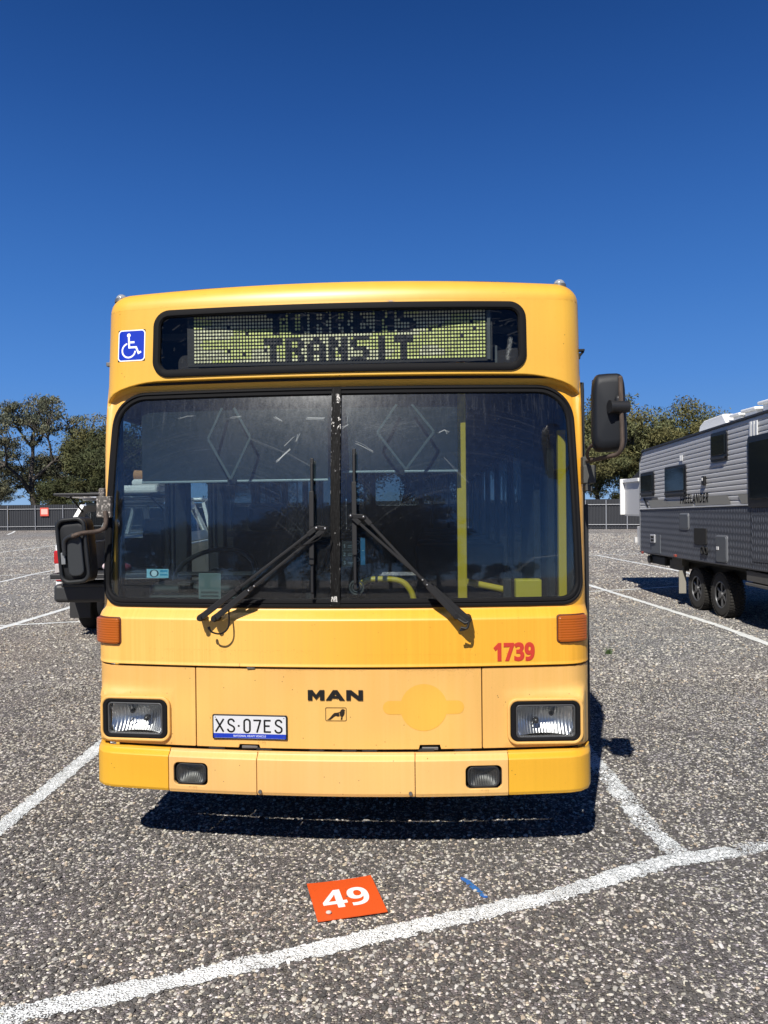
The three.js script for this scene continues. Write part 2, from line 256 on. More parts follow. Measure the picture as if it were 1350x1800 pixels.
// ------------------------------------------------------------------ trees
const bark = std(0xffffff, 0.9, 0, { map: dataTex(128, 256, (x, y) => { const a = pnoise(x / 4, y / 32, 32), v = 46 + 52 * a; return [v, v * 0.93, v * 0.85]; }) });
const leafMat = (c) => phys(c, 0.75, { vertexColors: true, side: THREE.DoubleSide, specularIntensity: 0.35 });
const greyLeaf = leafMat(lin(0.118, 0.124, 0.080)), oliveLeaf = leafMat(lin(0.108, 0.108, 0.046)), deepLeaf = leafMat(lin(0.06, 0.066, 0.028));
function growTree({ seed, height, spread = 0.55, forks = 3, levels = 4, first = 0.22, lean = 0, clump = 1.0, leaves = 90, leaf = 0.2, flat = 0.55, droop = 0, radius = 0.35, keep = 1, low = false }) {
  const rnd = rng(seed), wood = [], tips = [];
  const limb = (p, d, len, r, lv) => {
    const pts = [p.clone()]; let q = p.clone(), dir = d.clone();
    for (let i = 0; i < 4; i++) { dir.add(V((rnd() - 0.5) * 0.35, (rnd() - 0.5) * 0.16 + (lv > 1 ? 0.05 - droop : 0.05), (rnd() - 0.5) * 0.35)).normalize(); q = q.clone().addScaledVector(dir, len / 4); pts.push(q); }
    for (let i = 0; i < 4; i++) wood.push(rod(pts[i], pts[i + 1], Math.max(0.014, r * (1 - 0.12 * i)), Math.max(0.012, r * (1 - 0.12 * (i + 1))), lv > 2 ? 4 : 7));
    if (lv >= levels) { if (rnd() < keep) tips.push([q, dir]); return; }
    if (lv === levels - 1 && rnd() < keep * 0.8) tips.push([pts[2 + (rnd() < 0.5 ? 1 : 0)], dir]);
    if (low && lv >= 1 && rnd() < 0.6) tips.push([pts[2], dir]);
    const n = forks + (rnd() < 0.45 ? 1 : 0), turn = rnd() * 6.28;
    for (let k = 0; k < n; k++) {
      const a = turn + (k / n) * 6.28 + (rnd() - 0.5) * 0.9, tilt = spread * (0.6 + 0.8 * rnd()) * (k === 0 && lv < 2 ? 0.45 : 1), s = Math.abs(dir.y) > 0.9 ? V(1, 0, 0) : V(0, 1, 0), u = s.clone().cross(dir).normalize(), v = dir.clone().cross(u);
      const nd = dir.clone().multiplyScalar(Math.cos(tilt)).addScaledVector(u, Math.sin(tilt) * Math.cos(a)).addScaledVector(v, Math.sin(tilt) * Math.sin(a)).normalize();
      limb(pts[3 + (rnd() < 0.6 ? 1 : 0)], nd, len * (0.62 + 0.22 * rnd()), r * (0.52 + 0.12 * rnd()), lv + 1);
    }
  };
  limb(V(0, -0.1, 0), V(lean, 1, 0).normalize(), height * first, radius, 1);
  const grown = Math.max(...tips.map(([c]) => c.y)), fit = (height - clump * flat) / grown; // the limbs, grown to the tree's height
  const trunk = merge(wood).scale(fit, fit, fit); for (const tip of tips) tip[0] = tip[0].clone().multiplyScalar(fit);
  const pos = [], nor = [], col = [], a = V(), b = V(), n = V();
  for (const [c, dir] of tips) {
    const rx = clump * (0.7 + 0.6 * rnd()), ry = rx * flat * (0.75 + 0.5 * rnd()), tone = 0.62 + 0.7 * rnd(), m = Math.round(leaves * (0.6 + 0.8 * rnd())), ox = (rnd() - 0.5) * 0.5, oz = (rnd() - 0.5) * 0.5, hue = rnd() * 0.24;
    for (let i = 0; i < m; i++) {
      const th = rnd() * 6.283, ph = Math.acos(2 * rnd() - 1), rr = Math.pow(rnd(), 0.45), bump = 0.72 + 0.5 * vnoise(th * 1.6 + c.x, ph * 2 + c.y), x = c.x + ox + rx * rr * bump * Math.sin(ph) * Math.cos(th), y = c.y + ry * rr * bump * Math.cos(ph), z = c.z + oz + rx * rr * bump * Math.sin(ph) * Math.sin(th);
      a.set(rnd() - 0.5, rnd() - 0.75, rnd() - 0.5).normalize(); b.set(rnd() - 0.5, rnd() - 0.5, rnd() - 0.5).cross(a).normalize(); n.copy(a).cross(b);
      const L = leaf * (0.7 + 0.9 * rnd()), W = L * (0.24 + 0.12 * rnd()), t = tone * (0.75 + 0.5 * rnd());
      const P = [[x + a.x * L, y + a.y * L, z + a.z * L], [x + b.x * W, y + b.y * W, z + b.z * W], [x - a.x * L, y - a.y * L, z - a.z * L], [x - b.x * W, y - b.y * W, z - b.z * W]];
      for (const k of [0, 1, 2, 0, 2, 3]) { pos.push(...P[k]); nor.push(n.x, n.y, n.z); col.push(t * (0.9 + hue), t, t * (1.1 - hue)); }
    }
  }
  const crown = new THREE.BufferGeometry(); crown.setAttribute('position', new THREE.Float32BufferAttribute(pos, 3)); crown.setAttribute('normal', new THREE.Float32BufferAttribute(nor, 3)); crown.setAttribute('color', new THREE.Float32BufferAttribute(col, 3));
  crown.computeBoundingBox();
  return { trunk, crown };
}
const kinds = {
  gum: [growTree({ seed: 4, height: 14, spread: 0.78, forks: 3, levels: 5, first: 0.11, clump: 0.95, leaves: 84, leaf: 0.145, flat: 0.6, radius: 0.13, keep: 0.86, low: true }), greyLeaf],
  wide: [growTree({ seed: 21, height: 12, spread: 0.78, forks: 3, levels: 5, first: 0.11, clump: 0.9, leaves: 80, leaf: 0.145, flat: 0.6, radius: 0.12, keep: 0.82, low: true }), greyLeaf],
  olive: [growTree({ seed: 33, height: 10, spread: 0.62, forks: 3, levels: 4, first: 0.16, clump: 1.3, leaves: 520, leaf: 0.108, flat: 0.75, radius: 0.14, low: true }), oliveLeaf],
  dense: [growTree({ seed: 47, height: 10, spread: 0.72, forks: 4, levels: 4, first: 0.12, clump: 1.2, leaves: 170, leaf: 0.16, flat: 0.8, radius: 0.14, low: true }), deepLeaf],
  pine: [growTree({ seed: 52, height: 13, spread: 0.8, forks: 4, levels: 4, first: 0.3, clump: 1.3, leaves: 130, leaf: 0.22, flat: 0.35, droop: 0.04, radius: 0.2 }), deepLeaf],
};
function tree(kind, name, label, x, z, height, turn, group, wide = 1) {
  const [{ trunk, crown }, m] = kinds[kind], t = thing(name, label, 'tree', [x, 0, z], turn, group), f = height / crown.boundingBox.max.y;
  t.scale.set(f * wide, f, f * wide); obj('trunk', trunk, bark, t); obj('crown', crown, m, t); return t;
}
tree('gum', 'gum_tree', 'tall open gum tree with forked dark trunk behind the fence, below it the red sign', -36.2, -79, 14.3, 0.4, undefined, 1.0);
tree('wide', 'gum_tree', 'lower open gum tree between the tall gum and the dark bushy trees', -31.5, -84, 12.4, 1.5, undefined, 1.0);
tree('wide', 'gum_tree', 'slender gum tree behind the fence between the tall gum and the red sign', -38.8, -86, 10.2, 3.9, undefined, 1.05);
tree('wide', 'gum_tree', 'low spreading gum tree by the fence below the crown of the tall gum', -38.6, -75, 6.4, 5.1, undefined, 1.25);
tree('olive', 'bushy_tree', 'olive bushy tree filling the gap between the open gums and the bus', -29.6, -79, 10.6, 2.4, undefined, 1.05);
tree('gum', 'gum_tree', 'grey gum tree cut by the edge of the picture beside the tall gum', -45.5, -82, 13.2, 2.6);
tree('dense', 'bushy_tree', 'dark bushy tree behind the white ute and beside the bus', -26.6, -76, 9.9, 0.9);
tree('dense', 'bushy_tree', 'dark bushy tree beyond the fence, mostly behind the bus', -21.5, -78, 11, 2.2);
[['dense', -1, -69.5, 9.2, 2.6], ['dense', 5.4, -69, 9.4, 1.2], ['olive', -15.5, -72, 10.5, 1.7], ['dense', -10, -74, 11, 3.1], ['olive', -4, -73, 10.6, 4.4], ['dense', 2, -74, 11.2, 0.2], ['olive', 8.5, -72, 10.8, 5.5]].forEach(([k, x, z, hh, t]) => tree(k, 'bushy_tree', 'bushy tree beyond the fence hidden by the bus, seen only through its rear windows', x, z, hh, t, 'trees behind the bus'));
tree('dense', 'bushy_tree', 'dark low tree growing at the foot of the open gums', -31.5, -75, 5.2, 4.2, undefined, 1.25);
tree('dense', 'bushy_tree', 'low leafy tree at the very edge of the picture by the fence', -41.5, -76, 5.0, 5.2, undefined, 1.2);
tree('olive', 'wattle_tree', 'olive green tree between the bus mirror and the grey caravan', 19.2, -60.5, 10.8, 0.3, undefined, 1.1);
tree('olive', 'wattle_tree', 'olive green tree rising over the rear of the caravan roof', 24.8, -62, 10.3, 2.0, undefined, 1.05);
tree('olive', 'wattle_tree', 'small rounded olive tree at the end of the row over the caravan roof', 29.4, -62.5, 9.0, 3.7);
tree('dense', 'wattle_tree', 'dark tree close beside the bus under the black mirror', 15.0, -62, 9.3, 1.1);
tree('olive', 'wattle_tree', 'mid green tree between the black mirror and the slide-out box', 17.0, -59.0, 8.2, 4.9, undefined, 1.15);
tree('dense', 'wattle_tree', 'dark low tree half hidden by the rear corner of the caravan', 24.5, -58, 6.0, 0.8, undefined, 1.3);
tree('dense', 'bushy_tree', 'dark green tree right beside the left flank of the bus', -24.0, -73, 8.6, 3.3, undefined, 1.1);
tree('dense', 'wattle_tree', 'dark undergrowth tree behind the fence near the white slide-out box', 20.5, -58.5, 5.0, 2.9, undefined, 1.3);
{ // trees across the road behind the photographer: the windscreen mirrors them
  const g = 'trees mirrored in the bus windscreen', lab = 'dark tree across the car park, seen only as a reflection in the bus windscreen';
[['dense', -33, 46, 10.6, 0], ['dense', -28.5, 43, 11.6, 1], ['dense', -22, 44, 11.8, 2.2], ['dense', -16.5, 43, 13.0, 3], ['dense', -11.5, 41, 14.2, 4.1], ['dense', -6.5, 42, 14.6, 5.2], ['pine', -1.6, 40, 14.4, 1.2], ['dense', 2.2, 45, 11.8, 0.7], ['dense', 5.4, 52, 8.4, 2.7], ['dense', 14, 72, 5.4, 1.9], ['dense', 21, 76, 5.6, 3.3], ['dense', 28, 78, 6.0, 4.6], ['dense', -41, 48, 11.5, 1.4]].forEach(([k, x, z, h, r]) => tree(k, k === 'pine' ? 'pine_tree' : 'bushy_tree', k === 'pine' ? 'layered pine mirrored in the middle of the bus windscreen' : lab, x, z, h, r, k === 'pine' ? undefined : g, k === 'pine' ? 1 : 1.15));
}
// ------------------------------------------------------------------ the bus (own axes: x across, y up, z towards the photographer)
const bus = thing('city_bus', 'yellow low-floor city bus with dark two-pane windscreen, parked facing the viewer', 'bus', [-0.25, 0, -3.7], R(-3.5));
const CX = 1.14, CR = 0.1448, PH0 = Math.atan((2 * 0.085 * CX) / 1.21), SIDE = CX + CR * (Math.PI / 2 - PH0), ZC = -0.085 * (CX / 1.1) ** 2;
function plan(s) { // the front seen from above: a shallow bow with rounded corners; s is measured round it from the middle
  const a = Math.abs(s), g = Math.sign(s) || 1; let x, z, ph;
  if (a <= CX) { x = a; z = -0.085 * (a / 1.1) ** 2; ph = Math.atan((2 * 0.085 * a) / 1.21); }
  else if (a <= SIDE) { ph = PH0 + (a - CX) / CR; x = CX + CR * (Math.sin(ph) - Math.sin(PH0)); z = ZC - CR * (Math.cos(PH0) - Math.cos(ph)); }
  else { ph = Math.PI / 2; x = CX + CR * (1 - Math.sin(PH0)); z = ZC - CR * Math.cos(PH0) - (a - SIDE); }
  return [g * x, z, g * Math.sin(ph), Math.cos(ph)];
}
const bend1 = (s, y, n, prof) => { const [x, z, nx, nz] = plan(s); return [x + nx * n, y, z + nz * n + prof(s, y)]; };
function bend(g, prof, more) { // moves every vertex and turns its normal with the surface
  const p = g.attributes.position, nn = g.attributes.normal, f = (s, y, n) => { const q = bend1(s, y, n, prof); return more ? more(q, s, y, n) : q; }, e = 4e-4, d = (a, c) => V((a[0] - c[0]) / (2 * e), (a[1] - c[1]) / (2 * e), (a[2] - c[2]) / (2 * e)), w = V();
  for (let i = 0; i < p.count; i++) {
    const s = p.getX(i), y = p.getY(i), n = p.getZ(i), S = d(f(s + e, y, n), f(s - e, y, n)), Y = d(f(s, y + e, n), f(s, y - e, n)), Z = d(f(s, y, n + e), f(s, y, n - e));
    w.set(0, 0, 0).addScaledVector(Y.clone().cross(Z), nn.getX(i)).addScaledVector(Z.clone().cross(S), nn.getY(i)).addScaledVector(S.clone().cross(Y), nn.getZ(i)).normalize();
    p.setXYZ(i, ...f(s, y, n)); nn.setXYZ(i, w.x, w.y, w.z);
  }
  return g;
}
// a sheet or slab drawn flat in (s, y), cut fine, bent round the front; uv in metres
function bent(shape, depth, bevel, prof, { edge = 0.05, out = 0, more, ys } = {}) {
  const g = slice(depth ? extrude(shape, depth, bevel) : new THREE.ShapeGeometry(shape, 12), edge, [], ys); g.translate(0, 0, out);
  const uv = new Float32Array(g.attributes.position.count * 2); for (let i = 0; i < uv.length / 2; i++) { uv[2 * i] = g.attributes.position.getX(i); uv[2 * i + 1] = g.attributes.position.getY(i); }
  g.setAttribute('uv', new THREE.BufferAttribute(uv, 2)); return bend(g, prof, more);
}
function ringSweep(path, section, prof, closed = true) { // section [across, out] carried round a closed path in (s, y)
  const n = path.length, m = section.length, P = [], idx = [];
  for (let i = 0; i < n; i++) {
    const a = path[(i - 1 + n) % n], b = path[(i + 1) % n], L = Math.hypot(b[0] - a[0], b[1] - a[1]) || 1, ox = (b[1] - a[1]) / L, oy = -(b[0] - a[0]) / L;
    for (const [d, o] of section) P.push(...bend1(path[i][0] + ox * d, path[i][1] + oy * d, o, prof));
  }
  for (let i = 0; i < n; i++) for (let j = 0; j < m; j++) { const a = i * m + j, b = i * m + ((j + 1) % m), c = ((i + 1) % n) * m + j, d = ((i + 1) % n) * m + ((j + 1) % m); idx.push(a, c, b, b, c, d); }
  const g = new THREE.BufferGeometry(); g.setAttribute('position', new THREE.Float32BufferAttribute(P, 3)); g.setIndex(idx); return toCreasedNormals(g, 0.7);
}
const dense = (pts, step) => { const out = []; pts.forEach((p, i) => { const q = pts[(i + 1) % pts.length], n = Math.max(1, Math.ceil(Math.hypot(q[0] - p[0], q[1] - p[1]) / step)); for (let k = 0; k < n; k++) out.push([mix(p[0], q[0], k / n), mix(p[1], q[1], k / n)]); }); return out; };
const decal = (s0, s1, y0, y1, out, prof) => grid(12, 6, (u, v) => bend1(mix(s0, s1, u), mix(y0, y1, v), out, prof));

// weathered yellow paint: streaks run down it, specks of road dirt and chips sit in it
const paintMap = dataTex(1024, 1024, (x, y) => {
  const streak = pnoise(x / 4, y / 256, 256) * 0.5 + pnoise(x / 16, y / 512, 64) * 0.5, cloud = pnoise(x / 128, y / 128, 8), h = hash(x >> 1, y >> 1), chip = h > 0.9994 ? 0.5 : pnoise(x / 3, y / 3, 1024) > 0.985 ? 0.88 : 1;
  const v = (232 + 8 * streak + 12 * cloud + 5 * hash(x, y)) * chip; return [v, v * (0.985 + 0.03 * (cloud - 0.5)), v * (0.955 + 0.06 * streak)];
}, true, [0.5, 0.5]);
const yellow = (r, g, b, rough = 0.42) => phys(lin(r, g, b), rough, { map: paintMap, clearcoat: 0.25, clearcoatRoughness: 0.35 });
const paintBright = yellow(0.76, 0.415, 0.026), paintFaded = yellow(0.77, 0.455, 0.12, 0.55), paintHeader = yellow(0.77, 0.435, 0.047), paintPeach = yellow(0.78, 0.465, 0.15, 0.6);
// the belt under the windscreen has faded in streaks, most on one side
const beltMap = dataTex(1024, 512, (x, y) => {
  const u = x / 1024, st = pnoise(x / 2, y / 256, 512) * 0.6 + pnoise(x / 7, y / 128, 146) * 0.4, f = clamp(0.95 - sstep(0.28, 0.66, u + 0.10 * (st - 0.5)) * 0.85 + 0.18 * (st - 0.5)), k = 0.96 + 0.06 * st, h = hash(x, y) > 0.9994 ? 0.6 : 1;
  return [mix(243, 246, f) * k * h, mix(170, 186, f) * k * h, mix(44, 96, f) * k * h];
});
beltMap.repeat.set(1 / 2.8, 1 / 1.4); beltMap.offset.set(0.5, -0.7); beltMap.wrapS = beltMap.wrapT = THREE.ClampToEdgeWrapping;
const paintBelt = phys(lin(0.85, 0.905, 0.90), 0.45, { map: beltMap, clearcoat: 0.25, clearcoatRoughness: 0.35 });
const rubber = phys(lin(0.007, 0.007, 0.008), 0.75, { specularIntensity: 0.3 }), blackPlastic = phys(lin(0.017, 0.018, 0.02), 0.5), dark = std(lin(0.012, 0.012, 0.012), 0.85), steel = std(lin(0.45, 0.45, 0.46), 0.35, 0.9), dullMetal = std(lin(0.16, 0.155, 0.15), 0.6, 0.6);
const glass = (r, g, b, ior = 1.75) => phys(lin(r, g, b), 0.0, { transmission: 1, thickness: 0, ior, side: THREE.DoubleSide });

// --- bumper: two corner pieces and three middle pieces
const bumperProf = (s, y) => -0.03 * sstep(0.517, 0.545, y) - 0.006 * sstep(0.365, 0.346, y);
const bumperPiece = (name, s0, s1, m, y0, y1, hole) => obj(name, bent(shapeOf(rrPts(s0 + 0.0015, s1 - 0.0015, y0, y1, 0.004, 0.004, 2), ...(hole ? [hole] : [])), 0.02, 0.003, bumperProf, { edge: 0.06, ys: [0.351, 0.358, 0.365, 0.517, 0.522, 0.527, 0.532, 0.537, 0.542] }), m, bus);
const ledge = (s0, s1, y, d, prof, m, name, parent) => obj(name, grid(Math.ceil((s1 - s0) / 0.04), 1, (u, v) => bend1(mix(s0, s1, u), y, -v * d - 0.002, prof)), m, parent);
bumperPiece('bumper_corner', -1.42, -0.838, paintBright, 0.348, 0.552); bumperPiece('bumper_corner', 0.838, 1.42, paintBright, 0.346, 0.552);
const fogHole = (x) => rrPts(x - 0.088, x + 0.088, 0.382, 0.494, 0.026, 0.026, 5);
bumperPiece('bumper_panel', -0.838, -0.386, paintPeach, 0.345, 0.55, fogHole(-0.723)); bumperPiece('bumper_panel', -0.386, 0.387, paintPeach, 0.346, 0.551); bumperPiece('bumper_panel', 0.387, 0.838, paintPeach, 0.345, 0.55, fogHole(0.718));
for (const [s0, s1, m] of [[-1.4, -0.838, paintBright], [-0.838, 0.838, paintPeach], [0.838, 1.4, paintBright]]) ledge(s0, s1, 0.5485, 0.021, bumperProf, m, 'bumper_top', bus);
for (const x of [-0.369, 0.364]) { const b = cyl(0.009, 0.009, 0.01, 10).rotateX(Math.PI / 2).translate(x, 0.367, 0.002 + plan(x)[1] + 0.002); obj('bumper_bolt', b, dullMetal, bus); }

// --- fog lamps
const lampGlass = phys(lin(0.90, 0.92, 0.93), 0.22, { transmission: 1, thickness: 0, ior: 1.5, side: THREE.DoubleSide }), mirrorMetal = std(lin(0.66, 0.66, 0.65), 0.34, 1), oldMirror = std(lin(0.13, 0.13, 0.125), 0.55, 1);
const flute = (w, h, d, n, bulge, fine = 1) => grid(n * 6, 14, (u, v) => { const x = (u - 0.5) * w, y = (v - 0.5) * h; return [x, y, bulge * (1 - (2 * u - 1) ** 2) * (1 - 0.6 * (2 * v - 1) ** 2) + d * Math.abs(Math.sin(u * Math.PI * n)) * (Math.abs(v - 0.5) < 0.47 ? 1 : 0) * fine]; });
for (const x of [-0.723, 0.718]) {
  const g = sub('fog_light', bus, [x, 0.438, plan(x)[1] + 0.0], [0, Math.sign(x) * 0.09, 0]);
  obj('housing', [bx(-0.095, 0.095, -0.062, 0.062, -0.08, -0.07, 0), bx(-0.095, -0.086, -0.062, 0.062, -0.07, -0.012, 0), bx(0.086, 0.095, -0.062, 0.062, -0.07, -0.012, 0), bx(-0.086, 0.086, 0.054, 0.062, -0.07, -0.012, 0), bx(-0.086, 0.086, -0.062, -0.054, -0.07, -0.012, 0)], dark, g);
  const rim = new THREE.Shape(rrPts(-0.078, 0.078, -0.05, 0.05, 0.03, 0.03, 6).map((p) => new THREE.Vector2(...p))); rim.holes.push(new THREE.Path(rrPts(-0.069, 0.069, -0.042, 0.042, 0.024, 0.024, 6).map((p) => new THREE.Vector2(...p))));
  obj('rim', extrude(rim, 0.03, 0.003).translate(0, 0, -0.008), blackPlastic, g);
  obj('reflector', grid(72, 10, (u, v) => [(u - 0.5) * 0.138, (v - 0.5) * 0.084, -0.012 - 0.042 * (1 - (2 * u - 1) ** 2) * (1 - (2 * v - 1) ** 2) + 0.0009 * Math.sin(u * 75)]), oldMirror, g);
  obj('lens', flute(0.138, 0.084, 0.0016, 18, 0.008).translate(0, 0, -0.012), lampGlass, g);
}

// --- lower front: hatch in the middle, a lamp panel at either side
const lowProf = (s, y) => -0.05;
const lampZ = (x) => -0.096 - 0.075 * (Math.abs(x) - 0.85);
const lampBump = ([x, y, z], s, yy, n) => { // the panel swells forward round the headlamp
  const a = Math.abs(x), m = sstep(0.812, 0.838, a) * (1 - sstep(1.205, 1.245, a)) * sstep(0.552, 0.59, y) * (1 - sstep(0.806, 0.865, y)), m2 = m * (1 - 0.35 * sstep(0.80, 0.86, y)); return [x, y, mix(z, Math.max(z, lampZ(x) + n), m2)];
};
const lampHole = (g) => { const p = rrPts(0.85, 1.196, 0.592, 0.796, 0.04, 0.04, 6); return g > 0 ? p : p.map(([x, y]) => [-x, y]).reverse(); };
for (const g of [-1, 1]) {
  const s0 = g < 0 ? -1.40 : 0.718, s1 = g < 0 ? -0.709 : 1.40;
  obj('lamp_panel', bent(shapeOf(rrPts(s0, s1, 0.562, 0.956, 0.006, 0.006, 2), lampHole(g)), 0.018, 0.003, lowProf, { edge: 0.026, more: lampBump }), paintFaded, bus);
  const h = sub('headlight', bus, [g * 1.022, 0.694, lampZ(1.022)], [0, g * 0.075, 0]);
  const ring = (w, hh, r, w2, h2, r2) => shapeOf(rrPts(-w / 2, w / 2, -hh / 2, hh / 2, r, r, 8), rrPts(-w2 / 2, w2 / 2, -h2 / 2, h2 / 2, r2, r2, 8));
  obj('bezel', extrude(ring(0.372, 0.226, 0.05, 0.342, 0.197, 0.038), 0.03, 0.006, 3).translate(0, 0, 0.016), paintFaded, h);
  obj('gasket', extrude(ring(0.346, 0.201, 0.038, 0.292, 0.162, 0.022), 0.045, 0.008, 3).translate(g * 0.004, 0, 0.012), rubber, h);
  obj('lens_rim', extrude(ring(0.292, 0.162, 0.02, 0.274, 0.144, 0.016), 0.02, 0.004, 2).translate(g * 0.002, 0, 0.010), std(lin(0.12, 0.12, 0.12), 0.3, 0.6), h);
  obj('reflector', grid(150, 20, (u, v) => { const x = (u - 0.5) * 0.282, y = (v - 0.5) * 0.152, r2 = (x / 0.135) ** 2 + (y / 0.1) ** 2; return [x, y, -0.095 + 0.062 * Math.min(1.25, r2) + 0.0011 * Math.sin(x * 420)]; }), mirrorMetal, h);
  obj('bulb_cap', [new THREE.SphereGeometry(0.017, 14, 10).scale(1, 1, 1.4).translate(-g * 0.035, -0.012, -0.055), new THREE.SphereGeometry(0.013, 12, 8).scale(1, 1, 1.6).translate(g * 0.045, 0.02, -0.06), rod(V(-0.06, -0.04, -0.05), V(-0.035, -0.012, -0.05), 0.003)], std(lin(0.06, 0.06, 0.06), 0.3, 0.7), h);
  obj('lens', [flute(0.286, 0.158, 0.0022, 26, 0.012).translate(0, 0, 0.0)], lampGlass, h);
}
{ // service hatch with two finger slots in its lower edge
  const pts = [[-0.704, 0.562], [-0.488, 0.562], [-0.482, 0.579], [-0.384, 0.579], [-0.378, 0.562], [0.405, 0.562], [0.411, 0.583], [0.508, 0.583], [0.514, 0.562], [0.713, 0.562], [0.713, 0.956], [-0.704, 0.956]];
  obj('service_hatch', bent(shapeOf(pts), 0.018, 0.003, lowProf, { edge: 0.06 }), paintFaded, bus);
  for (const x of [-0.433, 0.46]) obj('hatch_latch', bx(x - 0.04, x + 0.04, 0.556, 0.57, -0.10, -0.072, 0.003), dullMetal, bus);
  for (const x of [-0.60, -0.36, -0.10, 0.06, 0.16, 0.44, 0.62]) obj('added_sun_break', bx(x - 0.03 - 0.02 * Math.abs(x), x + 0.04, 0.5495, 0.561, plan(x)[1] - 0.11, plan(x)[1] - 0.053, 0.002), dark, bus);  // added blocks that break the sunlight falling through the gap into dashes
  obj('hatch_hinge', bx(-0.44, -0.40, 0.955, 0.968, -0.066, -0.054, 0.002), dullMetal, bus);
  obj('front_frame', [bx(-1.15, 1.15, 0.6, 1.2, -0.32, -0.26, 0)], dark, bus);
}
// --- one moulded panel: belt, screen surround and corner pillars
const screenRake = (y) => 0.02 * (y - 1.25) + 0.1 * (y - 1.25) * Math.max(0, y - 1.25); // the panes lean back more and more towards the top
const frontProf = (s, y) => (y < 1.19 ? -0.04 + 0.004 * sstep(0.985, 0.965, y) : mix(-0.04, -0.0968, sstep(1.19, 1.25, y))) * (y > 1.25 ? 0 : 1) + (y > 1.25 ? -0.0968 - screenRake(y) + 0.07 * sstep(1.55, 2.36, y) * sstep(1.243 - 0.03 * (y - 1.25), 1.315, Math.abs(s)) : 0);
const glassProf = (s, y) => -0.0968 - screenRake(y);
const screenPath = (d) => rrPts(-1.23 - d, 1.23 + d, 1.268 - d, 2.348 + d, 0.175 + d, 0.11 + d, 12).map(([x, y]) => [x * (1 - 0.026 * (y - 1.268)), y]);
obj('front_panel', bent(shapeOf(rrPts(-1.40, 1.40, 0.966, 2.42, 0.005, 0.005, 2), screenPath(0)), 0.02, 0.004, frontProf, { edge: 0.045, ys: [0.97, 0.975, 0.98, 0.985, 1.19, 1.198, 1.206, 1.214, 1.222, 1.23, 1.238, 1.25] }), paintBelt, bus);
obj('windscreen_gasket', ringSweep(dense(screenPath(-0.002), 0.05), [[-0.022, -0.02], [-0.022, 0.002], [-0.016, 0.009], [-0.004, 0.010], [0.0, 0.004], [0.006, 0.012], [0.016, 0.011], [0.021, 0.002], [0.021, -0.02]], glassProf), rubber, bus);
const screenGlass = glass(0.48, 0.575, 0.595, 1.66);
{
  const P = screenPath(0.004);
  for (const g of [-1, 1]) { const half = P.map(([x, y]) => [g < 0 ? Math.min(x, -0.022) : Math.max(x, 0.022), y]); obj('windscreen_pane', bent(shapeOf(half.filter((p, i) => i === 0 || p[0] !== half[i - 1][0] || p[1] !== half[i - 1][1])), 0, 0, glassProf, { edge: 0.045, out: -0.004, angle: 1.2 }), screenGlass, bus); }
}
{ // centre strip, its paint worn to bare metal at edges and ends
  const worn = canvasTex(64, 1024, (c, w, h) => {
    const rnd = rng(8); c.fillStyle = '#0e0d0d'; c.fillRect(0, 0, w, h);
    for (let i = 0; i < 700; i++) { const v = 18 + 26 * rnd(); c.fillStyle = `rgba(${v},${v},${v},.5)`; c.fillRect(rnd() * w, rnd() * h, 1 + 5 * rnd(), 3 + 30 * rnd()); }
    for (let i = 0; i < 120; i++) { const edge = rnd() < 0.75, y = rnd() < 0.5 ? h * (0.02 + 0.34 * rnd()) : h * rnd(), x = edge ? (rnd() < 0.5 ? rnd() * 4 : w - 6 * rnd()) : rnd() * w, v = 90 + 110 * rnd(); c.fillStyle = `rgba(${v},${v},${v},.7)`; c.fillRect(x, y, 1 + 2.5 * rnd(), 2 + (edge ? 16 : 4) * rnd()); }
    for (const [x, y, n] of [[40, 40, 40], [40, 65, 22], [30, 985, 40], [10, 175, 12], [52, 150, 14], [50, 188, 12], [14, 985, 24]]) for (let i = 0; i < n; i++) { c.fillStyle = `rgba(225,222,215,.9)`; c.fillRect(x + 18 * (rnd() - 0.5), y + 22 * (rnd() - 0.5), 1 + 5 * rnd(), 1 + 5 * rnd()); }
  });
  const g = bent(shapeOf(rrPts(-0.0245, 0.0245, 1.255, 2.362, 0.004)), 0.014, 0.003, glassProf, { edge: 0.05, out: 0.013 }); uvBy(g, (x, y) => [(x + 0.026) / 0.052, (y - 1.255) / 1.107]);
  const p = obj('centre_strip', g, phys(0xffffff, 0.7, { map: worn, specularIntensity: 0.25 }), bus);
  for (const y of [1.29, 1.62, 1.93, 2.12, 2.32]) obj('screw', cyl(0.004, 0.004, 0.006, 8).rotateX(Math.PI / 2).translate(0, y, glassProf(0, y) + 0.013), dullMetal, p);
}
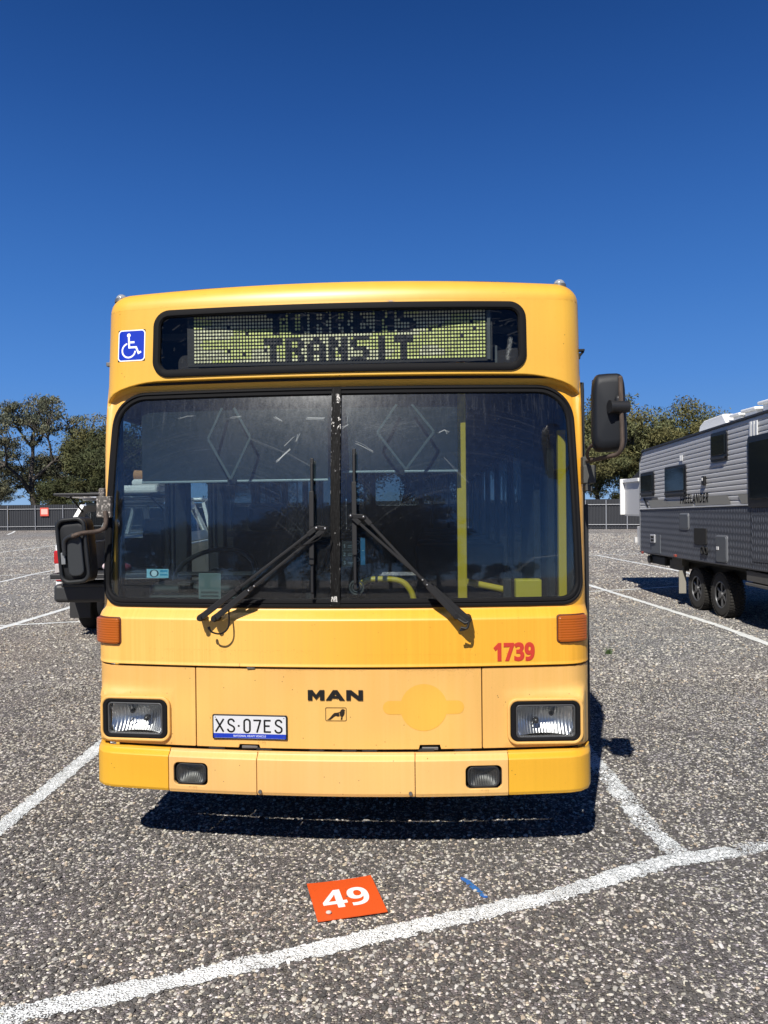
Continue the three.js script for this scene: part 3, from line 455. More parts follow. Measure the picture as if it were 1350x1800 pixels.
{ // scratches, wiper arcs and dust lying on the two panes
  const film = canvasTex(2048, 1024, (c, w, h) => {
    const rnd = rng(17), X = (x) => ((x + 1.22) / 2.44) * w, Y = (y) => (1 - (y - 1.27) / 1.07) * h; c.fillStyle = '#000'; c.fillRect(0, 0, w, h); c.lineCap = 'round';
    for (let i = 0; i < 2600; i++) { c.fillStyle = `rgba(255,255,255,${0.03 + 0.12 * rnd()})`; const x = rnd() * w, y = h * Math.pow(rnd(), 1.4); c.fillRect(x, y, 1 + 1.5 * rnd(), 1 + 1.5 * rnd()); }
    const arc = (px, py, r, a0, a1, al, lw) => { c.strokeStyle = `rgba(255,255,255,${al})`; c.lineWidth = lw; c.beginPath(); c.ellipse(X(px), Y(py), (r / 2.44) * w, (r / 1.07) * h, 0, -a1, -a0); c.stroke(); };
    for (const [px, sx] of [[-0.62, 1], [0.62, -1]]) for (let i = 0; i < 150; i++) { const r = 0.55 + 0.5 * rnd(), a = sx > 0 ? 0.35 + 1.9 * rnd() : 0.9 + 1.9 * rnd(); arc(px, 1.21, r, a, a + 0.15 + 0.7 * rnd(), 0.004 + 0.013 * rnd(), 1 + 1.5 * rnd()); }
    for (let i = 0; i < 240; i++) { const x = -1.15 + 2.3 * rnd(), y = 2.33 - 0.16 * rnd() * rnd(); c.strokeStyle = `rgba(255,255,255,${0.004 + 0.012 * rnd()})`; c.lineWidth = 1 + 5 * rnd(); c.beginPath(); c.moveTo(X(x), Y(y)); c.lineTo(X(x) + 6 * (rnd() - 0.5), Y(y) + 20 + 80 * rnd()); c.stroke(); }
    const mark = (n, al, lw, ...p) => { for (let k = 0; k < n; k++) { c.strokeStyle = `rgba(255,255,255,${al > 0.35 ? al * 0.42 : al * 0.26})`; c.lineWidth = lw * (0.6 + 0.8 * rnd()); c.beginPath(); p.forEach(([x, y], i) => { const q = [X(x) + 12 * (rnd() - 0.5), Y(y) + 12 * (rnd() - 0.5)]; i ? c.lineTo(...q) : c.moveTo(...q); }); c.stroke(); } };
    mark(4, 0.7, 2.4, [-0.30, 1.985], [-0.265, 2.015], [-0.235, 2.045]); mark(3, 0.6, 2, [-0.19, 2.12], [-0.205, 2.085]); mark(3, 0.5, 1.6, [-0.27, 2.06], [-0.22, 2.105]); mark(4, 0.6, 2, [-0.32, 2.21], [-0.285, 2.195]); mark(4, 0.6, 2.6, [-0.15, 2.205], [-0.06, 2.198]);
    mark(3, 0.55, 1.6, [-0.55, 2.22], [-0.53, 2.215], [-0.50, 2.22]); mark(3, 0.45, 1.6, [-0.83, 2.215], [-0.79, 2.235], [-0.75, 2.23]); mark(3, 0.7, 1.8, [0.1, 2.075], [0.14, 2.055], [0.19, 2.025]); mark(3, 0.6, 2.2, [0.03, 2.15], [0.06, 2.165]); mark(2, 0.5, 1.4, [0.06, 2.24], [0.058, 2.17]); mark(3, 0.6, 1.8, [0.52, 2.12], [0.545, 2.13], [0.565, 2.118]); mark(2, 0.4, 1.2, [0.55, 1.99], [0.61, 1.93], [0.66, 1.87]);
    mark(3, 0.14, 2.4, [-0.44, 2.10], [-0.34, 2.06], [-0.24, 2.02], [-0.12, 1.95]); mark(3, 0.09, 7, [-0.72, 1.77], [-0.69, 1.55]); mark(2, 0.3, 1.2, [0.9, 1.42], [0.98, 1.49], [1.12, 1.5]); mark(2, 0.25, 1.2, [1.14, 1.6], [1.155, 1.67]);
    for (let i = 0; i < 60; i++) mark(1, 0.10, 1.2, [0.09 + 0.35 * rnd(), 2.16 + 0.1 * (rnd() - 0.5)], [0.1 + 0.38 * rnd(), 2.13 + 0.1 * (rnd() - 0.5)]);
  }, false);
  const g = bent(shapeOf(screenPath(-0.012)), 0, 0, glassProf, { edge: 0.06, out: -0.001, angle: 1.2 }); uvBy(g, (x, y) => [(x + 1.22) / 2.44, (y - 1.27) / 1.07]);
  obj('scratched_dirt', g, std(lin(0.56, 0.60, 0.61), 0.9, 0, { alphaMap: film, transparent: true, side: THREE.DoubleSide }), bus);
  // fine wear: countless hairline scratches that scatter the reflection
  const wear = dataTex(512, 256, (x, y) => { const n = 0.3 * hash(x, y) + 0.30 * pnoise(x / 2, y / 6, 256) + 0.40 * pnoise(x / 64, y / 64, 8), v = 5 + 15 * n; return [v, v, v]; }, false);
  const g2 = bent(shapeOf(screenPath(-0.012)), 0, 0, glassProf, { edge: 0.06, out: -0.0022 }); uvBy(g2, (x, y) => [(x + 1.22) / 2.44, (y - 1.27) / 1.07]);
  obj('hairline_wear', g2, std(lin(0.84, 0.86, 0.87), 0.25, 1, { alphaMap: wear, transparent: true, side: THREE.DoubleSide }), bus);
}
// --- header with the destination window, its overhang, the roof edge
const headProf = (s, y) => -0.19 - 0.1 * (y - 2.414), headEdge = (s) => 2.414 - 0.115 * clamp((Math.abs(s) - 0.93) / 0.39, 0, 1.2) ** 2;
const signPath = (d) => rrPts(-0.957 - d, 0.957 + d, 2.444 - d, 2.779 + d, 0.076 + d, 0.076 + d, 8);
{
  const pts = []; for (let i = 0; i <= 56; i++) { const s = -1.40 + 2.8 * (i / 56); pts.push([s, headEdge(s)]); } pts.push([1.40, 2.808], [-1.40, 2.808]);
  obj('header_panel', bent(shapeOf(pts, signPath(0)), 0.02, 0.005, headProf, { edge: 0.04 }), paintHeader, bus);
  const back = (s) => Math.min(headEdge(s) - 0.001, 2.37 - 0.10 * clamp((Math.abs(s) - 1.05) / 0.27, 0, 1) ** 2);
  obj('overhang', grid(80, 5, (u, v) => { const s = -1.36 + 2.72 * u, t = v, a = bend1(s, headEdge(s) + 0.004, -0.012, headProf), b = bend1(s, back(s), -0.004, frontProf), lift = 0.012 * Math.sin(t * Math.PI); return [mix(b[0], a[0], t), mix(b[1], a[1], t) + lift, mix(b[2], a[2], t)]; }), paintHeader, bus);
}
const LEN = 11.6, roofS = SIDE + LEN - 0.25;
{ // roof: rolled edge along front and sides, cambered skin between
  const rr = 0.112, crown = (s) => 0.018 * Math.max(0, 1 - (s / 1.22) ** 2), edge = []; for (let i = 0; i <= 110; i++) { const t = i / 110 * 2 - 1; edge.push(Math.sign(t) * (Math.abs(t) < 0.8 ? Math.abs(t) / 0.8 * 1.5 : 1.5 + (Math.abs(t) - 0.8) / 0.2 * (roofS - 1.5))); }
  const zf = () => -0.229;
  obj('roof_edge', grid(110, 8, (u, v) => { const s = edge[Math.round(u * 110)], a = v * Math.PI / 2, p = bend1(s, 2.804 + (0.104 + crown(s)) * Math.sin(a), -rr * (1 - Math.cos(a)), zf); return p; }), paintHeader, bus);
  obj('roof', grid(24, 55, (u, v) => { const s = Math.abs(edge[55 + Math.round(v * 55)]), p = bend1(s, 2.908 + crown(s), -rr, zf), x = mix(-p[0], p[0], u); return [x, 2.9081 + crown(s) + (0.018 - crown(s) + 0.006 * Math.min(1, s / 1.5)) * Math.max(0, 1 - (x / 1.16) ** 2), p[2]]; }), paintHeader, bus);
}
{ // destination display behind its glass
  const d = sub('destination_display', bus);
  obj('frame', ringSweep(dense(signPath(-0.004), 0.05), [[-0.024, -0.02], [-0.024, 0.004], [-0.016, 0.013], [0.004, 0.015], [0.014, 0.010], [0.016, 0], [0.016, -0.02]], headProf), rubber, d);
  obj('glass', bent(shapeOf(signPath(-0.002)), 0, 0, headProf, { edge: 0.06, out: -0.004, angle: 1.2 }), glass(0.86, 0.88, 0.88, 1.4), d);
  obj('case', [bx(-1.0, 1.0, 2.42, 2.81, -0.46, -0.43, 0), bx(-0.98, 0.98, 2.425, 2.44, -0.43, -0.36, 0), bx(-0.98, 0.98, 2.80, 2.812, -0.43, -0.34, 0), bx(-0.99, -0.975, 2.43, 2.80, -0.43, -0.35, 0), bx(0.975, 0.99, 2.43, 2.80, -0.43, -0.35, 0)], std(lin(0.006, 0.006, 0.007), 0.8), d);
  obj('added_light_stop', bent(shapeOf(rrPts(-1.1, 1.1, 2.398, 2.41, 0.003)), 0.2, 0, headProf, { edge: 0.1, out: -0.025 }), dark, d);  // unseen sheet added to stop sun leaking down past the display case
  const Z = -0.308; obj('board', [bx(-0.80, 0.80, 2.497, 2.80, Z - 0.03, Z - 0.004, 0)], std(lin(0.008, 0.009, 0.008), 0.7), d);
  obj('end_strip', [bx(0.772, 0.79, 2.50, 2.795, Z - 0.004, Z + 0.012, 0.002), bx(0.812, 0.824, 2.46, 2.57, Z - 0.01, Z + 0.01, 0.002)], std(lin(0.05, 0.06, 0.06), 0.4), d);
  const F = { T: [63, 63, 12, 12, 12, 12, 12], O: [30, 51, 51, 51, 51, 51, 30], R: [62, 51, 51, 62, 54, 51, 51], E: [63, 48, 48, 60, 48, 48, 63], N: [51, 59, 59, 55, 55, 51, 51], S: [31, 48, 48, 30, 3, 3, 62], A: [12, 30, 51, 51, 63, 51, 51], I: [12, 12, 12, 12, 12, 12, 12] };
  const COLS = 94, ROWS = 16, off = new Set(); let c0 = 23;
  const word = (str, col, row) => { for (const ch of str) { F[ch].forEach((bits, r) => { for (let b = 0; b < 6; b++) if (bits & (32 >> b)) off.add((Math.round(col) + b) + ',' + (row + r)); }); col += 7; } };
  word('TORRENS', c0 + 1, 1); word('TRANSIT', c0, 9);
  const rnd = rng(12), disc = cyl(0.0062, 0.0062, 0.003, 8).rotateX(Math.PI / 2), dots = new THREE.InstancedMesh(disc, std(0xffffff, 0.55), COLS * ROWS), m = new THREE.Matrix4(), q = new THREE.Quaternion(), c = new THREE.Color();
  for (let r = 0; r < ROWS; r++) for (let k = 0; k < COLS; k++) {
    const lit = !off.has(k + ',' + r) && rnd() > 0.012, t = 0.8 + 0.3 * rnd(), band = vnoise(k * 0.13 + 4, r * 0.3); q.setFromEuler(new THREE.Euler(0.25 * (rnd() - 0.5), 0.25 * (rnd() - 0.5), 0));
    m.compose(V(-0.764 + (k + 0.5) * (1.53 / COLS), 2.797 - (r + 0.5) * (0.2855 / ROWS), Z), q, V(1, 1, 1)); dots.setMatrixAt(r * COLS + k, m);
    if (!lit) c.setRGB(0.008, 0.008, 0.008); else if (band > 0.5) c.setRGB(0.60 * t, 0.66 * t, 0.22 * t); else c.setRGB(0.62 * t, 0.63 * t, 0.40 * t); dots.setColorAt(r * COLS + k, c);
  }
  dots.name = 'display_dots'; dots.userData.kind = 'stuff'; dots.castShadow = dots.receiveShadow = true; d.add(dots);
  const sm = canvasTex(256, 256, (x, w, h) => { const r2 = rng(4); x.fillStyle = '#000'; x.fillRect(0, 0, w, h); for (let i = 0; i < 900; i++) { const t = r2(), px = 70 + 60 * t + 50 * (r2() + r2() - 1), py = 220 - 190 * t + 30 * (r2() - 0.5); x.strokeStyle = `rgba(255,255,255,${0.1 + 0.3 * r2()})`; x.beginPath(); x.arc(px, py, 2 + 4 * r2(), r2() * 6, r2() * 6 + 2); x.stroke(); } }, false);
  obj('glue_smear', decal(0.852, 0.924, 2.472, 2.615, -0.002, headProf), std(lin(0.4, 0.43, 0.42), 0.9, 0, { alphaMap: sm, transparent: true, side: THREE.DoubleSide }), d);
  const sw = canvasTex(512, 128, (x, w, h) => { const r2 = rng(31); x.fillStyle = '#000'; x.fillRect(0, 0, w, h); for (let i = 0; i < 260; i++) { x.strokeStyle = `rgba(255,255,255,${0.01 + 0.03 * r2()})`; x.lineWidth = 1 + r2(); const a = r2() * w, b = r2() * h; x.beginPath(); x.moveTo(a, b); x.lineTo(a + 40 * (r2() - 0.5), b + 26 * (r2() - 0.5)); x.stroke(); } }, false);
  obj('dusty_scratches', decal(-0.925, 0.925, 2.47, 2.755, -0.0025, headProf), std(lin(0.5, 0.52, 0.52), 1, 0, { alphaMap: sw, transparent: true, side: THREE.DoubleSide }), d);
}
{ // grey glue scar above the window, scratch on the corner, access sticker
  const scar = canvasTex(128, 64, (x, w, h) => { const r = rng(3); x.fillStyle = '#000'; x.fillRect(0, 0, w, h); for (let i = 0; i < 240; i++) { const a = r() * 6.28, d = r() * r() * 26; x.fillStyle = `rgba(255,255,255,${0.2 + 0.4 * r()})`; x.fillRect(64 + 1.9 * d * Math.cos(a), 40 + d * Math.sin(a), 2 + 4 * r(), 2 + 3 * r()); } }, false);
  obj('glue_scar', decal(0.235, 0.325, 2.79, 2.8065, 0.0015, headProf), std(lin(0.42, 0.36, 0.33), 0.8, 0, { alphaMap: scar, transparent: true }), bus);
  const access = canvasTex(256, 272, (x, w, h) => {
    x.fillStyle = '#f2f2ee'; x.beginPath(); x.roundRect(0, 0, w, h, 34); x.fill(); x.fillStyle = '#0b2fa8'; x.beginPath(); x.roundRect(9, 9, w - 18, h - 18, 28); x.fill();
    x.strokeStyle = x.fillStyle = '#f4f4f2'; x.lineCap = 'butt'; x.lineJoin = 'miter'; x.lineWidth = 17; x.beginPath(); x.arc(101, 46, 17, 0, 7); x.fill();
    x.beginPath(); x.moveTo(101, 62); x.lineTo(108, 152); x.lineTo(172, 152); x.lineTo(196, 204); x.lineTo(220, 192); x.stroke(); x.beginPath(); x.moveTo(104, 108); x.lineTo(156, 108); x.stroke(); x.lineWidth = 14; x.beginPath(); x.arc(104, 178, 61, R(5), R(255)); x.stroke();
  });
  obj('access_sticker', decal(-1.172, -1.016, 2.529, 2.697, 0.0018, headProf), std(0xffffff, 0.35, 0, { map: access }), bus);
}
// --- lettering and marks on the front
{
  const fat = new THREE.ExtrudeGeometry(bold.generateShapes('1739', 0.1), { depth: 0.0004, bevelEnabled: true, bevelThickness: 0.0003, bevelSize: 0.0042, bevelSegments: 1, curveSegments: 6 }), g = prep(fat); g.computeBoundingBox(); g.translate(-g.boundingBox.min.x, 0, 0); g.computeBoundingBox(); const b = g.boundingBox, k = 0.092 / (b.max.y - b.min.y); g.scale(0.203 / (b.max.x - b.min.x), k, 1).translate(0.772, 0.989 - b.min.y * k, 0);
  obj('fleet_number', bend(slice(g, 0.05), frontProf).translate(0, 0, 0.0018), std(lin(0.50, 0.038, 0.02), 0.45), bus);
  const glyph = { M: [[0, 0], [0, 1], [0.42, 1], [0.75, 0.55], [1.08, 1], [1.5, 1], [1.5, 0], [1.1, 0], [1.1, 0.5], [0.75, 0.06], [0.4, 0.5], [0.4, 0]], A: [[0, 0], [0.66, 1], [1.06, 1], [1.72, 0], [1.24, 0], [1.12, 0.2], [0.60, 0.2], [0.48, 0]], N: [[0, 0], [0, 1], [0.45, 1], [1.1, 0.45], [1.1, 1], [1.5, 1], [1.5, 0], [1.08, 0], [0.4, 0.56], [0.4, 0]] };
  const w = []; let x = 0; for (const ch of 'MAN') { const s = shapeOf(glyph[ch]); if (ch === 'A') s.holes.push(new THREE.Path([[0.73, 0.42], [0.86, 0.66], [0.99, 0.42]].map((p) => new THREE.Vector2(...p)))); w.push(extrude(s, 0.08, 0.01, 1).translate(x, 0, 0.08)); x += ch === 'M' ? 1.62 : 1.86; }
  const g2 = merge(w); g2.scale(0.271 / 4.98, 0.0505, 0.045).translate(-0.136, 0.804, -0.0475); obj('maker_lettering', g2, std(lin(0.008, 0.008, 0.008), 0.4), bus);
  const lion = canvasTex(256, 168, (c, W, H) => { // a lion standing in a thin frame
    c.fillStyle = '#000'; c.fillRect(0, 0, W, H); c.strokeStyle = c.fillStyle = '#fff'; c.lineWidth = 7; c.beginPath(); c.roundRect(5, 5, W - 10, H - 10, 12); c.stroke();
    c.beginPath(); [[30, 150], [62, 118], [86, 88], [108, 68], [150, 62], [178, 52], [190, 30], [206, 20], [228, 24], [238, 38], [230, 50], [234, 62], [226, 92], [214, 108], [208, 118], [204, 150], [184, 150], [188, 120], [182, 104], [150, 112], [126, 104], [104, 116], [84, 126], [60, 152]].forEach((p, i) => (i ? c.lineTo(...p) : c.moveTo(...p))); c.fill();
    c.lineWidth = 8; c.beginPath(); c.moveTo(26, 148); c.lineTo(70, 140); c.lineTo(96, 118); c.stroke(); c.lineWidth = 5; c.strokeStyle = '#000'; c.beginPath(); c.moveTo(166, 60); c.lineTo(176, 116); c.moveTo(188, 116); c.lineTo(206, 118); c.stroke();
  }, false);
  obj('lion_emblem', decal(-0.051, 0.054, 0.701, 0.769, 0.0018, lowProf), std(lin(0.02, 0.014, 0.008), 0.4, 0, { alphaMap: lion, transparent: true }), bus);
  const pts = [], cx = 0.431, cy = 0.767, r = 0.1145, hb = 0.033, a0 = Math.asin(hb / r), arc = (x0, y0, q, a, b) => { for (let i = 0; i <= 20; i++) { const t = mix(a, b, i / 20); pts.push([x0 + q * Math.cos(t), y0 + q * Math.sin(t)]); } };
  arc(cx, cy, r, a0, Math.PI - a0); arc(0.235 + 0.03, cy, hb, Math.PI / 2, Math.PI * 1.5); arc(cx, cy, r, Math.PI + a0, 2 * Math.PI - a0); arc(0.624 - 0.03, cy, hb, -Math.PI / 2, Math.PI / 2);
  obj('roundel_patch', bent(shapeOf(pts), 0, 0, lowProf, { edge: 0.04, out: 0.0012 }), yellow(0.79, 0.43, 0.06, 0.5), bus);
  const plate = canvasTex(1024, 330, (c, W, H) => {
    c.fillStyle = '#0a0a0c'; c.fillRect(0, 0, W, H); c.fillStyle = '#c9cacd'; c.beginPath(); c.roundRect(10, 10, W - 20, H - 20, 18); c.fill(); c.fillStyle = '#1534a6'; c.fillRect(10, 256, W - 20, H - 268);
    c.fillStyle = '#e8ecf4'; c.font = '38px sans-serif'; c.textAlign = 'center'; c.fillText('NATIONAL HEAVY VEHICLE', 512, 301);
    c.strokeStyle = '#0c0c0d'; c.fillStyle = '#0c0c0d'; c.lineWidth = 25; c.lineJoin = 'round'; c.lineCap = 'butt';
    const P = (...p) => { c.beginPath(); p.forEach((q, i) => (i ? c.lineTo(...q) : c.moveTo(...q))); c.stroke(); }, t = 56, b = 238, S = (x) => { c.beginPath(); c.moveTo(x + 92, 98); c.bezierCurveTo(x + 92, 48, x + 12, 44, x + 12, 100); c.bezierCurveTo(x + 12, 150, x + 96, 138, x + 96, 190); c.bezierCurveTo(x + 96, 250, x + 6, 246, x + 6, 192); c.stroke(); };
    P([44, t], [150, b]); P([152, t], [40, b]); S(204); c.beginPath(); c.arc(362, 150, 15, 0, 7); c.fill();
    c.beginPath(); c.roundRect(438, 58, 80, 178, 38); c.stroke(); P([566, 68], [664, 68], [614, b]); P([806, 68], [720, 68], [720, 226], [808, 226]); P([720, 144], [792, 144]); S(862);
    c.fillStyle = '#4a4a4c'; for (const [x, y] of [[36, 34], [988, 34], [36, 292], [986, 292]]) { c.beginPath(); c.arc(x, y, 8, 0, 7); c.fill(); }
  });
  const n = sub('licence_plate', bus, [-0.429, 0.6665, -0.0555], [0, -0.055, 0]);
  obj('plate', extrude(shapeOf(rrPts(-0.19, 0.19, -0.061, 0.061, 0.008)), 0.006, 0.0015), std(lin(0.02, 0.02, 0.022), 0.4), n); const face = grid(1, 1, (u, v) => [(u - 0.5) * 0.374, (v - 0.5) * 0.117, 0.001]); obj('plate_face', face, std(0xffffff, 0.4, 0, { map: plate }), n);
}
{ // dirt along the seams, drips of rust below the lamps
  const specks = canvasTex(512, 96, (c, w, h) => { const q = rng(91); c.fillStyle = '#000'; c.fillRect(0, 0, w, h); for (let i = 0; i < 420; i++) { const y = h * q() * q() * q(); c.fillStyle = `rgba(255,255,255,${0.12 + 0.5 * q()})`; c.fillRect(w * (0.05 + 0.9 * q()), y, 1 + 3 * q() * q(), 1 + 3 * q()); } }, false);
  const drip = canvasTex(128, 64, (c, w, h) => { const q = rng(92); c.fillStyle = '#000'; c.fillRect(0, 0, w, h); for (let i = 0; i < 26; i++) { const x = w * (0.1 + 0.8 * q()), L = h * (0.2 + 0.75 * q() * q()); c.fillStyle = `rgba(255,255,255,${0.2 + 0.5 * q()})`; c.fillRect(x, 0, 1 + 4 * q() * q(), L); } }, false);
  const brown = (t, a) => std(lin(0.13, 0.06, 0.015), 0.9, 0, { alphaMap: t, transparent: true, opacity: a });
  for (const p of [[0.28, 0.70, 0.90, 0.952], [-0.70, 0.2, 0.925, 0.952]]) obj('seam_dirt', decal(...p, 0.0012, lowProf), brown(specks, 0.9), bus);
  for (const [s0, s1, y0, y1, f] of [[-0.735, -0.685, 0.354, 0.381, bumperProf], [0.70, 0.745, 0.354, 0.381, bumperProf], [-0.395, -0.345, 0.575, 0.595, lowProf]]) obj('rust_drip', decal(s0, s1, y0, y1, 0.0012, f), brown(drip, 0.55), bus);
  for (const p of [[-1.0, -0.05, 0.985, 1.05], [0.05, 0.75, 0.985, 1.03]]) obj('belt_dirt', decal(...p, 0.0012, frontProf), brown(specks, 0.35), bus);
}
// --- amber corner indicators
const amber = phys(lin(0.64, 0.15, 0.006), 0.3, { transmission: 0.45, thickness: 0, side: THREE.DoubleSide, clearcoat: 0.15, clearcoatRoughness: 0.15, bumpMap: dataTex(64, 64, (x, y) => { const v = 127 + 127 * Math.sin((y / 64) * Math.PI * 2 * 8); return [v, v, v]; }, false), bumpScale: 0.0012 });
for (const g of [-1, 1]) {
  const h = sub('indicator', bus), y0 = g < 0 ? 1.068 : 1.078, y1 = y0 + 0.128, s0 = g < 0 ? -1.27 : 1.09, s1 = g < 0 ? -1.105 : 1.245;
  const body = bent(shapeOf(rrPts(s0, s1, y0, y1, 0.014, 0.014, 4)), 0.026, 0.007, () => -0.04, { edge: 0.03, out: 0.018 }); const b2 = bent(shapeOf(rrPts(s0 - 0.006, s1 + 0.006, y0 - 0.006, y1 + 0.006, 0.016, 0.016, 4)), 0.012, 0.003, () => -0.04, { edge: 0.03, out: 0.004 });
  uvBy(body, (x, y, z) => [x / 0.1, y / 0.1]); obj('base', b2, std(lin(0.10, 0.03, 0.012), 0.5), h); obj('lens', body, amber, h);
  obj('inner_mirror', bent(shapeOf(rrPts(s0 + 0.02, s1 - 0.02, y0 + 0.015, y1 - 0.02, 0.01, 0.01, 3)), 0.006, 0.001, () => -0.04, { edge: 0.03, out: 0.010 }), std(lin(0.5, 0.36, 0.22), 0.3, 0.8), h);
}
// --- pantograph wipers
const wiperSteel = phys(lin(0.012, 0.012, 0.013), 0.5, { specularIntensity: 0.6 }), scr = (x, y, o = 0.07) => V(x, y, glassProf(0, y) - 0.085 * (x / 1.1) ** 2 + o);
for (const [g, a0, b0, a1, b1, top, low, bxp] of [[-1, [-0.655, 1.214], [-0.585, 1.211], [-0.085, 1.648], [-0.042, 1.645], 1.995, 1.30, -0.113], [1, [0.648, 1.205], [0.592, 1.222], [0.083, 1.706], [0.146, 1.70], 2.04, 1.345, 0.094]]) {
  const w = sub('wiper', bus);
  for (const [p, q, k] of [[a0, a1, 0], [b0, b1, 1]]) {
    const P = V(p[0], p[1], -0.005), Q = scr(...q, 0.055), M = P.clone().lerp(Q, 0.3), K = P.clone().lerp(Q, 0.34); obj('arm', [bar(P, M, 0.029, 0.022), bar(M, K, 0.021, 0.016), bar(K, P.clone().lerp(Q, 0.93), 0.0145, 0.010), bar(P.clone().lerp(Q, 0.92), Q, 0.024, 0.014)], wiperSteel, w);
    obj('pivot', [cyl(0.017, 0.02, 0.06, 14).rotateX(Math.PI / 2).translate(P.x, P.y, -0.035), cyl(0.012, 0.014, 0.02, 12).rotateX(Math.PI / 2).translate(P.x, P.y, 0.006)], wiperSteel, w);
    for (const f of [0.31, 0.36]) if (k) obj('rivet', new THREE.SphereGeometry(0.0045, 8, 6).translate(...P.clone().lerp(Q, f).add(V(0, 0, 0.008)).toArray()), steel, w);
  }
  const L0 = scr(...a1, 0.06), L1 = scr(...b1, 0.06); obj('link', [bar(L0, L1, 0.022, 0.012), cyl(0.011, 0.011, 0.018, 10).rotateX(Math.PI / 2).translate(...L0.toArray()), cyl(0.011, 0.011, 0.018, 10).rotateX(Math.PI / 2).translate(...L1.toArray())], wiperSteel, w);
  for (const q of [L0, L1]) obj('rivet', new THREE.SphereGeometry(0.006, 8, 6).translate(q.x, q.y, q.z + 0.009), steel, w);
  const T = scr(bxp + (g < 0 ? -0.004 : 0), top, 0.03), B = scr(bxp + (g < 0 ? 0.002 : 0.008), low, 0.03), C = T.clone().lerp(B, 0.5), up = T.clone().lerp(B, 0.24), dn = T.clone().lerp(B, 0.76);
  obj('blade', [bar(T, B, 0.017, 0.012), bar(up.clone().add(V(0, 0, 0.018)), dn.clone().add(V(0, 0, 0.018)), 0.024, 0.014), bar(T.clone().lerp(B, 0.04).add(V(0, 0, 0.009)), T.clone().lerp(B, 0.42).add(V(0, 0, 0.012)), 0.013, 0.009), bar(B.clone().lerp(T, 0.04).add(V(0, 0, 0.009)), B.clone().lerp(T, 0.42).add(V(0, 0, 0.012)), 0.013, 0.009), rod(C.clone().add(V(0, 0, 0.01)), C.clone().add(V(0, 0, 0.035)), 0.012)], wiperSteel, w);
  obj('blade_rubber', bar(T.clone().add(V(0, 0, -0.014)), B.clone().add(V(0, 0, -0.014)), 0.004, 0.018), rubber, w);
  if (g < 0) { obj('washer_hose', [tube([V(-0.52, 1.27, -0.03), V(-0.514, 1.19, -0.012), V(-0.524, 1.155, 0.0), V(-0.555, 1.139, 0.008), V(-0.592, 1.148, 0.012), V(-0.607, 1.168, 0.01)], 0.0042), rod(V(-0.606, 1.16, 0.01), V(-0.609, 1.174, 0.01), 0.0075), tube([V(-0.2, 1.55, -0.02), V(-0.11, 1.575, 0.01), V(-0.06, 1.6, 0.0), V(-0.03, 1.65, -0.03)], 0.003)], rubber, w); }
  else obj('linkage', [tube([V(0.60, 1.21, 0.01), V(0.632, 1.192, 0.022), V(0.648, 1.196, 0.02), V(0.64, 1.168, 0.024), V(0.612, 1.17, 0.02)], 0.0065), bar(V(0.582, 1.232, 0.0), V(0.64, 1.19, 0.012), 0.024, 0.012), bar(V(0.634, 1.165, 0.02), V(0.605, 1.158, 0.02), 0.014, 0.008)], wiperSteel, w);
}
// --- mirrors
const rusty = std(0xffffff, 0.8, 0.25, { map: dataTex(64, 128, (x, y) => { const a = pnoise(x / 4, y / 4, 32) * 0.6 + pnoise(x / 2, y / 8, 32) * 0.4; return [56 + 56 * a, 49 + 46 * a, 44 + 40 * a]; }) });
function mirrorShell(w, h, d, taper) { // rounded back of a mirror: front lip towards -z, back towards +z
  const n = 32, rows = [[1, -d / 2], [1.0, -d * 0.1], [0.97, d * 0.2], [0.90, d * 0.4], [0.72, d * 0.5], [0, d * 0.52]];
  return grid(n, rows.length - 1, (u, v) => { const [k, z] = rows[Math.round(v * (rows.length - 1))], a = u * 2 * Math.PI, c = Math.cos(a), s = Math.sin(a), q = (t) => Math.sign(t) * Math.pow(Math.abs(t), 0.36), y = q(s) * h / 2 * k; return [q(c) * w / 2 * k * (1 + taper * (y / h)), y, z]; });
}
